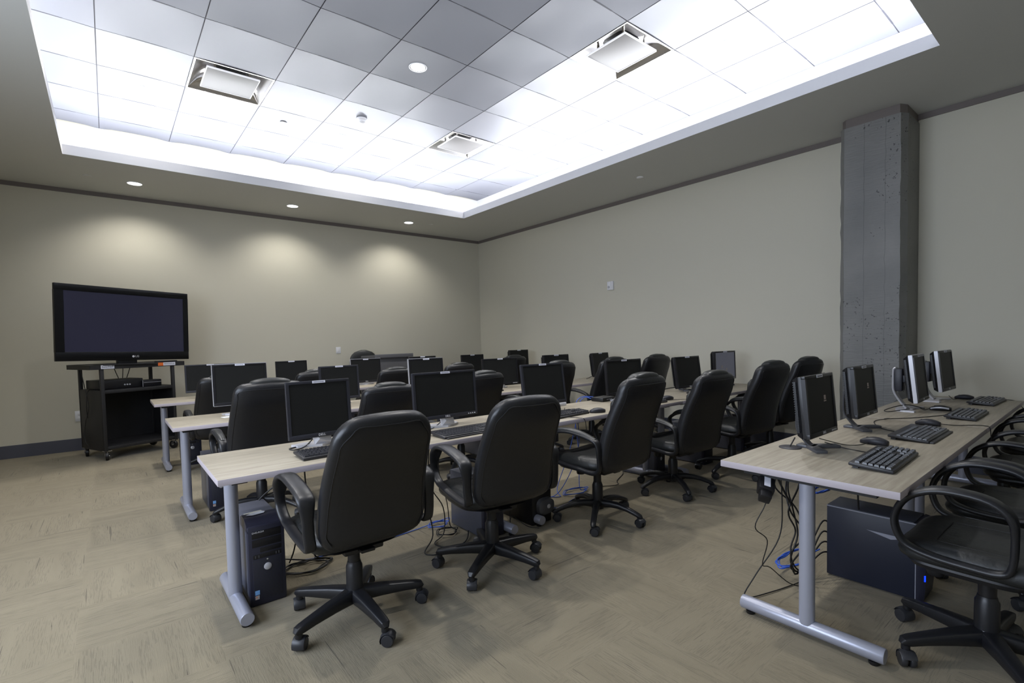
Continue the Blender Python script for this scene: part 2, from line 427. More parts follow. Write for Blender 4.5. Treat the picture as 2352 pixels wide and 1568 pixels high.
bm = BM(); pr = [(x+0.012 if i < 4 else x, y+(0.01 if y < 1.4 else -0.01)) for i, (x, y) in enumerate(pr)]; column(3.012, 3.089); obj('dark_reveal', bm, M_crown, colo, smooth=False)

# ------------------------------------------------------------------ ceiling fittings
def downlight(zc, R, lamp_r):
    r = empty('recessed_downlight')
    bm = BM(); lathe(bm, [(R, 0.0), (R, -0.006), (R-0.003, -0.009), (R-0.008, -0.009), (R-0.010, 0.0), (R-0.010, 0.02)], 36, caps=False); obj('trim_ring', bm, M_white, r)
    bm = BM(); lathe(bm, [(R-0.010, -0.002), (R*0.6, -0.008), (0.001, -0.010)], 36); obj('lens', bm, M_lens, r)
    return r
POS = {(-1, 2): 'far row of the tray', (-1, -1): 'middle of the tray', (-1, -4): 'near side of the tray'}
dl0 = None
def bow_at(fx_, fy_):
    u_, v_ = fx_*2-1, fy_*2-1
    return bow*(1-u_**4)*(1-v_*v_)+bow*0.4*(1-u_*u_)
where = {(0, 2): 'in the tray above the cart side', (3, 2): 'in the panel behind the smoke detector', (6, 2): 'in the far corner panel near both bright cove edges',
         (0, -1): 'over the open carpet side', (3, -1): 'with glare in the middle of the panels', (6, -1): 'in the panels beside the long wall cove, midway',
         (0, -4): 'over the near open carpet', (3, -4): 'over the middle near side', (6, -4): 'in the panel nearest the column, beside a diffuser'}
for (i, j), wh in where.items():
    if (i, j) in ((0, -4), (3, -4)): continue
    o = downlight(ZT, 0.088, 0.06) if dl0 is None else copy_tree(dl0); dl0 = dl0 or o
    x, y = GX+(i+0.5)*T, GY+(j+0.5)*T
    o.location = (x, y, ZT+bow_at(0.5, 0.5)+0.003)
    tag(o, 'round white recessed downlight '+wh, 'downlight', 'downlights in the raised panel ceiling')
for i in (0, 3, 6):
    for j in (2, -1, -4):
        spot('downlight_lamp', (GX+(i+0.5)*T, GY+(j+0.5)*T, ZT-0.02), DOWN*4, (1, 0.975, 0.94), 130, 0.9, 0.07)
wl = None
for x, wh in ((0.315, 'above the television'), (2.021, 'between the television and the lectern'), (3.755, 'nearest the far corner, beyond the lectern')):
    o = copy_tree(dl0); o.location = (x, 7.258, ZC+0.0); o.scale = (0.86, 0.86, 0.86)
    tag(o, 'small recessed downlight in the grey soffit '+wh, 'downlight', 'downlights in the soffit along the back wall')
    spot('wall_wash_lamp', (x, 7.258, ZC-0.02), WASH*4, (1, 0.965, 0.90), 125, 0.75, 0.05, (math.radians(14), 0, 0))
for y in (1.8, 3.6, 5.4):       # the same soffit fittings' light over the camera side, out of view
    spot('wall_wash_lamp', (-1.15, y, ZC-0.02), WASH*2, (1, 0.965, 0.90), 125, 0.75, 0.05)
# square diffusers
df0 = None
for (i, j), wh in (((1, 1), 'closest to the television side'), ((5, 1), 'far one, over the back table row'), ((5, -3), 'nearest one, large and square in view')):
    if df0 is None:
        df0 = empty('air_diffuser'); h = T/2-0.004
        bm = BM(); hs = [(h, 0.0), (h-0.014, 0.0), (h-0.02, 0.012), (h-0.05, 0.05), (h-0.08, 0.085), (h-0.13, 0.11), (0.13, 0.118)]
        rings = []
        for a_, z in hs:
            c_ = 0.002+max(0, z)*0.6; ring = []
            for sx_, sy_ in ((1, 1), (-1, 1), (-1, -1), (1, -1)):
                for kk in range(5):
                    th = math.atan2(sy_, sx_)-PI/4+kk*PI/8
                    ring.append(bm.verts.new((sx_*(a_-c_)+c_*math.cos(th), sy_*(a_-c_)+c_*math.sin(th), z)))
            rings.append(ring)
        ringfaces(bm, rings, caps=False)
        obj('pan', bm, M_chrome, df0, deg=50)
        bm = BM(); lathe(bm, [(0.185, 0.117), (0.15, 0.117), (0.15, 0.15)], 30, caps=True); obj('neck', bm, M_black, df0)
        bm = BM(); box(bm, -0.225, 0.225, -0.225, 0.225, 0.002, 0.012, 0.002); obj('face_plate', bm, M_panel, df0)
        bm = BM()
        for a_ in (-1, 1):
            box(bm, -0.229, 0.229, a_*0.227-0.003, a_*0.227+0.003, -0.001, 0.014); box(bm, a_*0.227-0.003, a_*0.227+0.003, -0.229, 0.229, -0.0012, 0.0142)
        obj('plate_rim', bm, M_white, df0, smooth=False)
        bm = BM()
        for a_ in (-1, 1):
            for b_ in (-1, 1): box(bm, a_*0.15-0.008, a_*0.15+0.008, b_*0.15-0.008, b_*0.15+0.008, 0.012, 0.118)
        obj('bracket', bm, M_chrome, df0, smooth=False)
        o = df0
    else: o = copy_tree(df0)
    o.location = (GX+(i+0.5)*T, GY+(j+0.5)*T, ZT-0.002)
    tag(o, 'square air diffuser with flat plate in polished tray, '+wh, 'air diffuser', 'square air diffusers in the raised ceiling')
# smoke detector, sprinkler plates
o = empty('smoke_detector', (2.446, 5.834, ZT+0.012)); tag(o, 'round white smoke detector hanging under a raised ceiling panel', 'smoke detector')
bm = BM(); lathe(bm, [(0.062, 0), (0.062, -0.018), (0.05, -0.026)], 28); obj('base', bm, M_white, o)
bm = BM(); lathe(bm, [(0.042, -0.026), (0.045, -0.04), (0.03, -0.055), (0.001, -0.06)], 28); obj('sensor_cap', bm, M_white, o)
def plate(loc, r, lab, mt):
    bm = BM(); lathe(bm, [(r, 0), (r, -0.005), (r-0.004, -0.008), (0.001, -0.008)], 26); o_ = obj('sprinkler_cover', bm, mt, loc=loc); tag(o_, lab, 'sprinkler cover', 'round sprinkler covers')
plate((1.739, 6.478, ZT+0.012), 0.037, 'small round sprinkler cover in a raised ceiling panel', M_panel)
plate((-0.095, 7.22, ZC), 0.04, 'flat sprinkler cover in the soffit above the television cart', M_soffit)
plate((4.943, 3.695, ZC), 0.04, 'flat sprinkler cover in the soffit above the long wall', M_white)
plate((4.102, 7.18, ZC), 0.03, 'flat sprinkler cover in the soffit near the far room corner', M_soffit)
# wall plates
o = empty('thermostat', (XB, 4.672, 1.937)); tag(o, 'white two part thermostat with round dial on the long wall', 'thermostat')
bm = BM(); box(bm, -0.02, 0, 0.0, 0.06, -0.06, 0.06, 0.003); obj('dial_housing', bm, M_white, o)
bm = BM(); box(bm, -0.026, 0, -0.05, -0.003, -0.06, 0.06, 0.003); obj('sensor_housing', bm, M_white, o)
bm = BM(); lathe(bm, [(0.017, 0), (0.015, 0.012), (0.001, 0.013)], 20, Matrix.Translation((-0.02, 0.032, -0.018)) @ Matrix.Rotation(-PI/2, 4, 'Y')); obj('dial', bm, M_silver, o)
o = empty('blank_wall_plate', (2.805, YA, 1.096)); tag(o, 'white wall plate on the back wall beside the lectern', 'wall plate')
bm = BM(); box(bm, -0.037, 0.037, -0.006, 0, -0.05, 0.05, 0.002); obj('cover', bm, M_white, o)
bm = BM(); box(bm, -0.016, 0.016, -0.009, -0.005, -0.032, 0.032, 0.001); obj('rocker', bm, M_white, o)
o = empty('wall_outlet', (-0.30, YA, 0.41)); tag(o, 'white power outlet low on the back wall behind the cart', 'outlet')
bm = BM(); box(bm, -0.04, 0.04, -0.006, 0, -0.062, 0.062, 0.002); obj('cover', bm, M_white, o)
for z in (-0.025, 0.025):
    bm = BM(); box(bm, -0.016, 0.016, -0.009, -0.005, z-0.015, z+0.015, 0.003); obj('socket', bm, M_white, o)

# ------------------------------------------------------------------ tables
def table(name, x0, x1, y0, y1, inl, inr, label, group):
    r = empty(name, ((x0+x1)/2, (y0+y1)/2, 0)); tag(r, label, 'table', group)
    hx, hy = (x1-x0)/2, (y1-y0)/2
    bm = BM(); box(bm, -hx, hx, -hy, hy, TZ-0.027, TZ, 0.0015, mi=1)
    for f in bm.faces:
        if f.calc_center_median().z > TZ-0.0004 and abs(f.normal.z) > 0.9: f.material_index = 0
    obj('tabletop', bm, [M_wood, M_edge], r)
    fl = 0.257 if hy < 0.31 else 0.262
    for px in (-hx+inl, hx-inr):
        bm = BM(); lathe(bm, [(0.0285, 0.055), (0.0285, TZ-0.027)], 24, Matrix.Translation((px, 0, 0))); lg = obj('leg', bm, M_leg, r)
        bm = BM(); tube(bm, [(px, -fl, 0.042), (px, -fl+0.004, 0.042), (px, fl-0.004, 0.042), (px, fl, 0.042)], [0.0265, 0.0285, 0.0285, 0.0265], 24)
        ft = obj('foot', bm, M_leg, lg)
        for s in (-1, 1):
            bm = BM(); lathe(bm, [(0.016, 0), (0.018, 0.004), (0.018, 0.014)], 16, Matrix.Translation((px, s*(fl-0.035), 0))); obj('glide', bm, M_black, lg)
        bm = BM(); box(bm, px-0.03, px+0.03, -hy+0.08, hy-0.08, TZ-0.05, TZ-0.0272); obj('bracket', bm, M_black, lg, smooth=False)
    bm = BM(); box(bm, -hx+inl+0.12, hx-inr-0.12, hy-0.13, hy-0.06, TZ-0.075, TZ-0.03, 0.004); obj('cable_tray', bm, M_black, r)
    return r
LEN = 1.6665
rows = (('nearest', 2.321, 0.315), ('middle', 4.028, 0.306), ('farthest', 5.824, 0.309))
for nm, y0, xs in rows:
    for i_, ps in enumerate(('free end, on the open carpet side', 'middle of the row', 'wall end, near the long wall')):
        table('training_table', xs+i_*LEN+0.001, xs+(i_+1)*LEN-0.001, y0, y0+0.602, 0.092 if i_ == 0 else 0.122, 0.104, f'pale wood laminate table in the {nm} table row, {ps}', 'long tables set in three rows')
table('training_table', 2.0276, 3.680, 0.4715, 1.110, 0.079, 0.11, 'pale wood table in the foreground with one full silver T leg showing', 'tables of the foreground desk by the column')
table('training_table', 3.686, 5.215, 0.4715, 1.110, 0.11, 0.11, 'pale wood table end to end with the foreground one, beside the column', 'tables of the foreground desk by the column')

# ------------------------------------------------------------------ office chairs
def caster(at, ang):
    M = Matrix.Translation(at) @ Matrix.Rotation(ang, 4, 'Z')
    bm = BM()
    for s in (-1, 1):
        lathe(bm, [(0.012, -0.009), (0.024, -0.009), (0.0265, -0.005), (0.0265, 0.005), (0.023, 0.0095), (0.01, 0.0105), (0.001, 0.0105)], 20, M @ Matrix.Translation((0, s*0.014, 0.0265)) @ Matrix.Rotation(-s*PI/2, 4, 'X'))
    rr = []
    for i in range(9):
        th = PI*(-0.12+1.0*i/8)
        rr.append((0.029*math.cos(th), 0, 0.0265+0.029*math.sin(th)))
    tube(bm, [M @ Vector(p) for p in rr], 0.01, 8, flat=(0.024, 0.0035), up=M.to_3x3() @ Vector((0, 1, 0)))
    tube(bm, [M @ Vector((0.012, 0, 0.03)), M @ Vector((0.012, 0, 0.075))], 0.0075, 10)
    return bm
def star_base(root, kind, off, seat_z):
    Rb = 0.283
    hub = BM()
    lathe(hub, [(0.040, 0.078), (0.043, 0.09), (0.043, 0.125), (0.034, 0.138), (0.031, 0.15)], 24)
    ho = obj('hub', hub, M_plastic, root)
    for i in range(5):
        a = math.radians(off+72*i); d = Vector((math.cos(a), math.sin(a), 0)); sd = Vector((-d.y, d.x, 0))
        bm = BM()
        if kind == 'P':
            prof = [(0.03, 0.106, 0.031, 0.030), (0.12, 0.103, 0.0265, 0.025), (0.22, 0.095, 0.022, 0.019), (Rb-0.012, 0.089, 0.020, 0.017), (Rb+0.006, 0.086, 0.018, 0.015), (Rb+0.016, 0.078, 0.010, 0.007)]
            e_ = 0.45
        else:
            prof = [(0.03, 0.112, 0.025, 0.027), (0.09, 0.118, 0.023, 0.022), (0.15, 0.114, 0.021, 0.019), (0.21, 0.100, 0.0195, 0.016), (Rb-0.015, 0.078, 0.018, 0.014), (Rb+0.008, 0.068, 0.017, 0.013), (Rb+0.018, 0.058, 0.012, 0.008)]
            e_ = 0.8
        tube(bm, [d*p[0]+Vector((0, 0, p[1])) for p in prof], 0, 14, flat=[(p[2], p[3]) for p in prof], up=sd, e=e_)
        zt = prof[-2][1]
        tube(bm, [d*Rb+Vector((0, 0, zt)), d*Rb+Vector((0, 0, 0.057))], 0.0145, 12)
        lg = obj('leg', bm, M_plastic, root)
        rnd = random.uniform(-2.6, 2.6)
        at = d*Rb - Matrix.Rotation(rnd, 3, 'Z') @ Vector((0.012, 0, 0))
        obj('caster', caster(at, rnd), M_wheel, lg)
    bm = BM(); lathe(bm, [(0.036, 0.13), (0.035, 0.235), (0.030, 0.245), (0.028, 0.255)], 22); obj('gas_lift_cover', bm, M_plastic, root)
    bm = BM(); lathe(bm, [(0.026, 0.25), (0.026, seat_z-0.055)], 20); obj('gas_lift', bm, M_black, root)
def chair(kind, off, dz=0.0):
    desk = kind == 'Q'; kind = 'P' if desk else kind
    r = empty('office_chair')
    sz = 0.395+dz               # seat frame height
    star_base(r, kind, off, sz)
    bm = BM(); box(bm, -0.085, 0.085, -0.13, 0.12, sz-0.062, sz-0.03, 0.008); box(bm, -0.03, 0.03, -0.17, -0.1, sz-0.05, sz-0.036, 0.004)
    tube(bm, [(0, 0.12, sz-0.06), (0, 0.16, sz-0.062)], 0.022, 14)
    obj('tilt_mechanism', bm, M_black, r)
    bm = BM(); lathe(bm, [(0.026, 0), (0.03, 0.01), (0.03, 0.05), (0.026, 0.06)], 18, Matrix.Translation((0, 0.145, sz-0.115))); obj('tension_knob', bm, M_black, r)
    bm = BM(); tube(bm, smoothpath([(0.05, 0.02, sz-0.05), (0.16, 0.03, sz-0.05), (0.235, 0.035, sz-0.045)], 3), 0.006, 8); tube(bm, [(0.225, 0.035, sz-0.045), (0.27, 0.04, sz-0.043)], 0.012, 10); obj('lever', bm, M_plastic, r)
    # seat pan and cushion
    bm = BM()
    loft(bm, [(0, 0.0, sz-0.034, 0.16, 0.15), (0, 0.03, sz-0.03, 0.20, 0.165), (0, 0.03, sz-0.012, 0.212, 0.178), (0, 0.03, sz-0.002, 0.21, 0.175)], 40, 0.42); obj('seat_pan', bm, M_plastic, r)
    bm = BM(); n = 44; rings = []
    for t, a_ in ((0.0, 0.93), (0.008, 0.985), (0.022, 1.0), (0.038, 0.985), (0.05, 0.94), (0.058, 0.86), (0.062, 0.74), (0.062, 0.5), (0.061, 0.25)):
        ring = []
        for i in range(n):
            th = 2*PI*i/n; x, y = 0.238*a_*spow(math.cos(th), 0.42), 0.228*a_*spow(math.sin(th), 0.42)
            z = sz+t - (0.010*(y > 0)*(y/0.228)**2 if t > 0.03 else 0) - 0.010*max(0, 1-(x/0.17)**2)*max(0, 1-((y+0.02)/0.17)**2)*(a_ < 0.8) + 0.014*(a_ > 0.6)*(a_ < 0.95)*(t > 0.045)*abs(x)/0.24
            ring.append(bm.verts.new((x, y+0.005, z)))
        rings.append(ring)
    ringfaces(bm, rings); obj('seat', bm, M_leather_seat, r, deg=60)
    # stitched seam lines on the seat
    bm = BM()
    for s in (-1, 1): tube(bm, [(s*0.135, -0.16, sz+0.0625), (s*0.138, 0.0, sz+0.0615), (s*0.132, 0.12, sz+0.0605)], 0.0016, 6)
    tube(bm, [(-0.135, 0.12, sz+0.0605), (0, 0.124, sz+0.0585), (0.135, 0.12, sz+0.0605)], 0.0016, 6)
    obj('seam', bm, M_black, r)
    # backrest
    hb = 0.515 if kind == 'P' else 0.575
    zb = sz+0.022 if kind == 'P' else sz-0.01
    def centre(t):              # t: 0 at the bottom, 1 at the top
        y = -0.228-0.15*t+0.028*math.sin(PI*min(1, t*1.25))
        return y, zb+hb*t
    def wid(t):
        if kind == 'P': return 0.226-0.036*t+0.006*math.sin(PI*t)
        return 0.252-0.045*t+0.006*math.sin(PI*t)
    bm = BM(); rings = []; n = 44; K = 26
    ts = [0, 0.01, 0.03, 0.06] + [0.06+0.82*i/16 for i in range(1, 17)] + [0.91, 0.94, 0.965, 0.985, 0.996, 1.0]
    for t in ts:
        y, z = centre(t); wd = wid(t); th_ = 0.046 if kind == 'P' else 0.055
        cr = 0.085 if kind == 'P' else 0.05    # top corner radius
        br = 0.10
        tz_, tb = (1-t)*hb, t*hb
        if tz_ < cr: wd -= cr*(1-math.sqrt(max(0, 1-((cr-tz_)/cr)**2)))*0.95
        if tb < br: wd -= br*0.7*(1-math.sqrt(max(0, 1-((br-tb)/br)**2)))
        er = 0.04
        k1 = math.sqrt(max(0.02, 1-((er-tz_)/er)**2)) if tz_ < er else 1
        k2 = math.sqrt(max(0.02, 1-((er-tb)/er)**2)) if tb < er else 1
        th_ *= min(k1, k2)
        if kind == 'H': th_ *= (0.85+0.15*math.sin(PI*t*0.9))
        ring = []
        for i in range(n):
            a = 2*PI*i/n
            x_ = wd*spow(math.cos(a), 0.5); y_ = th_*spow(math.sin(a), 0.62)
            curve = -0.022*(1-(x_/0.24)**2)+0.022*0.4     # slightly wrapped around the sitter
            up_ = 0.02*math.cos(PI*0.5*min(1, abs(x_)/0.22)) if tz_ < 0.07 else 0
            ring.append(bm.verts.new((x_, y+y_+curve, z+up_*(1-tz_/0.07) if tz_ < 0.07 else z)))
        rings.append(ring)
    ringfaces(bm, rings); obj('backrest', bm, M_leather, r, deg=70)
    # piping around the rear panel
    def rear(t, x_):
        y, z = centre(t); th_ = (0.046 if kind == 'P' else 0.055*(0.85+0.15*math.sin(PI*t*0.9)))
        q_ = min(0.985, abs(x_)/wid(t)); sn = math.sqrt(1-q_**4)**0.62
        return (x_, y-th_*sn-0.022*(1-(x_/0.24)**2)+0.0088-0.0005, z)
    L_ = []
    tt = [0.06+(0.84 if kind == 'P' else 0.87)*i/12 for i in range(13)]
    off_x = 0.024 if kind == 'P' else 0.022
    for t in tt: L_.append(rear(t, -(wid(t)-off_x-(0.02 if t < 0.1 else 0)-(0.024 if t > 0.88 and kind == 'P' else 0))))
    top = [rear(0.955 if kind == 'P' else 0.945, x) for x in (-0.12, -0.06, 0, 0.06, 0.12)]
    R_ = [(-p[0], p[1], p[2]) for p in reversed(L_)]
    bm = BM(); tube(bm, smoothpath([L_[0]]+L_[1:]+top+R_, 3), 0.0022, 6); obj('piping', bm, M_leather, r)
    if kind == 'H':
        y, z = centre(1.0); bm = BM()
        loft(bm, [(0, y+0.012, z-0.105, 0.11, 0.02), (0, y+0.020, z-0.10, 0.132, 0.042), (0, y+0.022, z-0.05, 0.136, 0.05), (0, y+0.012, z-0.005, 0.134, 0.052), (0, y+0.004, z+0.022, 0.126, 0.046), (0, y+0.002, z+0.034, 0.112, 0.034), (0, y+0.002, z+0.038, 0.085, 0.02)], 36, 0.55)
        for v in bm.verts: v.co.z -= 0.018*(v.co.x/0.136)**2
        obj('headrest', bm, M_pad, r, deg=70)
        bm = BM(); y9, z9 = centre(0.7)
        loft(bm, [(0, y9+0.055, z9-0.10, 0.16, 0.012), (0, y9+0.06, z9-0.06, 0.185, 0.024), (0, y9+0.052, z9+0.03, 0.18, 0.024), (0, y9+0.042, z9+0.06, 0.16, 0.01)], 32, 0.55)
        obj('back_cushion', bm, M_leather_seat, r, deg=70)
    # looped arms
    for s in (-1, 1):
        X_ = s*(0.250 if kind == 'H' else 0.246); fy_ = 0.035 if kind == 'H' else -0.03
        xo = X_+s*0.008; ht = -0.038 if kind == 'H' else 0.012; hl = 0.0 if kind == 'H' else 0.045
        pts = [(X_, -0.228, sz+0.03+hl*0.5), (X_+s*0.006, -0.232, sz+0.11), (xo, -0.228, sz+0.20+ht), (xo, -0.20, sz+0.235+ht), (xo, -0.10, sz+0.258+ht), (xo, 0.02, sz+0.268+ht), (xo, 0.12+fy_*0.6, sz+0.245+ht), (xo, 0.178+fy_, sz+0.19+ht*0.5), (X_+s*0.006, 0.19+fy_, sz+0.135), (X_+s*0.004, 0.165+fy_, sz+0.085+hl*0.3), (X_, 0.13+fy_, sz+0.045+hl*0.6), (X_, 0.08+fy_, sz+0.018+hl), (X_, -0.05, sz+0.004+hl), (X_, -0.18, sz-0.004+hl)]
        if desk: pts = [(X_, -0.09, sz+0.06), (X_+s*0.006, -0.098, sz+0.15), (xo, -0.09, sz+0.225), (xo, -0.04, sz+0.268), (xo, 0.05, sz+0.28), (xo, 0.12, sz+0.268), (xo, 0.18, sz+0.228), (X_+s*0.006, 0.212, sz+0.16), (X_+s*0.004, 0.205, sz+0.10), (X_, 0.175, sz+0.06), (X_, 0.10, sz+0.04), (X_, 0.0, sz+0.034), (X_, -0.06, sz+0.036)]
        sp_ = smoothpath(pts, 4, True); fl_ = []
        for p in sp_:
            top_ = max(0, min(1, (p.z-(sz+0.17))/0.06)); low = max(0, min(1, (sz+0.05-p.z)/0.06))
            fl_.append((0.022+(0.012 if kind == 'P' else 0.008)*top_-0.007*low, 0.0105+0.004*low+0.002*top_))
        bm = BM(); tube(bm, sp_, 0, 12, closed=True, flat=fl_, up=(1, 0, 0), e=0.75); ar = obj('armrest', bm, M_plastic, r, deg=60)
        if kind == 'H':
            pp = smoothpath([(xo, -0.205, sz+0.204), (xo, -0.10, sz+0.229), (xo, 0.02, sz+0.239), (xo, 0.11+fy_*0.6, sz+0.224), (xo, 0.155+fy_, sz+0.195)], 4)
            m_ = len(pp)-1
            bm = BM(); tube(bm, pp, 0, 12, flat=[(0.027*math.sqrt(max(0.15, math.sin(PI*(0.06+0.88*i/m_)))), 0.0145*math.sqrt(max(0.15, math.sin(PI*(0.06+0.88*i/m_))))) for i in range(m_+1)], up=(1, 0, 0), e=0.8)
            obj('arm_pad', bm, M_pad, ar, deg=70)
    return r
protos = {}
G_ch = {0: 'office chairs along the nearest table row', 1: 'office chairs along the middle table row', 2: 'office chairs along the farthest table row', 3: 'office chairs at the foreground desk', 4: 'chair behind the lectern'}
def place_chair(kind, off, x, y, deg, dz, label, g, sc=1.0):
    # off is the direction of one base leg in the room
    key = (kind, round((off-deg) % 72) if g in (0, 3) else round((off-deg) % 72/12)*12 % 72, dz)
    if key in protos: o = copy_tree(protos[key])
    else: o = chair(kind, key[1], dz); protos[key] = o
    o.location = (x, y, 0); o.rotation_euler = (0, 0, math.radians(deg)); o.scale = (sc,)*3
    tag(o, label, 'chair', G_ch[g])
    return o
CH = [
 ('P', 56, 0.795, 2.150, 0, 0.0, 'plain backed black office chair nearest the camera, at the free end of the nearest row', 0),
 ('P', 69, 1.540, 2.140, -7, 0.0, 'plain backed black office chair turned a little, second in the nearest row', 0),
 ('H', 72, 2.470, 2.220, 2, 0.0, 'black leather chair with headrest and arched base, third in the nearest row', 0),
 ('H', 20, 3.370, 2.240, -4, -0.036, 'black leather chair with scuffed back edge and headrest, fourth in the nearest row', 0),
 ('H', 34, 4.160, 2.170, -6, 0.0, 'black leather chair with headrest, fifth in the nearest row', 0),
 ('H', 10, 4.960, 2.200, -8, 0.0, 'black leather chair with headrest at the wall end of the nearest row', 0),
 ('H', 20, 0.800, 3.900, 0, 0.0, 'black leather chair with headrest at the free end of the middle table row', 1),
 ('H', 40, 1.640, 3.880, -3, -0.084, 'low set black leather chair with headrest, second in the middle row', 1),
 ('H', 5, 2.480, 3.900, 3, -0.048, 'black leather chair with headrest, third in the middle row, half behind a wide monitor', 1),
 ('H', 50, 3.400, 3.900, 0, 0.0, 'black leather chair with headrest, fourth in the middle row', 1),
 ('H', 15, 4.260, 3.900, -4, 0.0, 'black leather chair with headrest, fifth in the middle row, behind the wide black monitor', 1),
 ('H', 30, 5.080, 3.920, -6, 0.0, 'black leather chair with headrest at the wall end of the middle row', 1),
 ('H', 25, 0.820, 5.720, 0, -0.048, 'black leather chair with headrest at the free end of the farthest table row', 2),
 ('H', 60, 1.660, 5.700, 0, -0.048, 'black leather chair with headrest, second in the farthest row', 2),
 ('H', 12, 2.540, 5.700, 0, -0.072, 'black leather chair with headrest, third in the farthest row, before the lectern', 2),
 ('H', 44, 3.400, 5.700, 0, -0.06, 'black leather chair with headrest, fourth in the farthest row', 2),
 ('H', 36, 4.260, 5.680, 0, 0.0, 'black leather chair with headrest, fifth in the farthest row', 2),
 ('H', 8, 5.020, 5.700, 0, -0.06, 'black leather chair with headrest at the wall end of the farthest row', 2),
 ('Q', 66, 2.400, 0.300, -1, 0.0, 'black office chair with cracked seat pushed under the foreground desk, closest to the camera', 3),
 ('Q', 48, 3.240, 0.315, 0, -0.048, 'black office chair second along the foreground desk', 3),
 ('Q', 14, 4.080, 0.300, 3, -0.03, 'black office chair third along the foreground desk', 3),
 ('Q', 60, 4.850, 0.310, 0, -0.03, 'black office chair last along the foreground desk, beside the long wall', 3),
]
for c in CH: place_chair(*c)
# the chair behind the lectern has a rounded fabric back
r = empty('lectern_chair', (3.12, 7.45, 0), PI); tag(r, 'dark chair with a rounded back standing behind the lectern', 'chair')
star_base(r, 'P', 20, 0.46)
bm = BM(); loft(bm, [(0, 0, 0.43, 0.20, 0.2), (0, 0, 0.45, 0.23, 0.23), (0, 0, 0.49, 0.235, 0.23), (0, 0, 0.50, 0.2, 0.2)], 32, 0.6); obj('seat', bm, M_leather_seat, r, deg=60)
bm = BM(); rings = []
loft(bm, [(0, -0.21-0.05*t, 0.56+0.53*t, 0.235*max(0.02, 1-abs(2*t-1)**3.0)**0.45, 0.028*max(0.1, 1-abs(2*t-1)**6)**0.5) for t in [i/16 for i in range(17)]], 28, 0.7); obj('backrest', bm, M_pad, r, deg=70)
bm = BM(); tube(bm, smoothpath([(0, -0.05, 0.42), (0, -0.22, 0.43), (0, -0.27, 0.55), (0, -0.26, 0.7)], 4), 0, 10, flat=(0.03, 0.008), up=(1, 0, 0)); obj('back_bracket', bm, M_plastic, r)

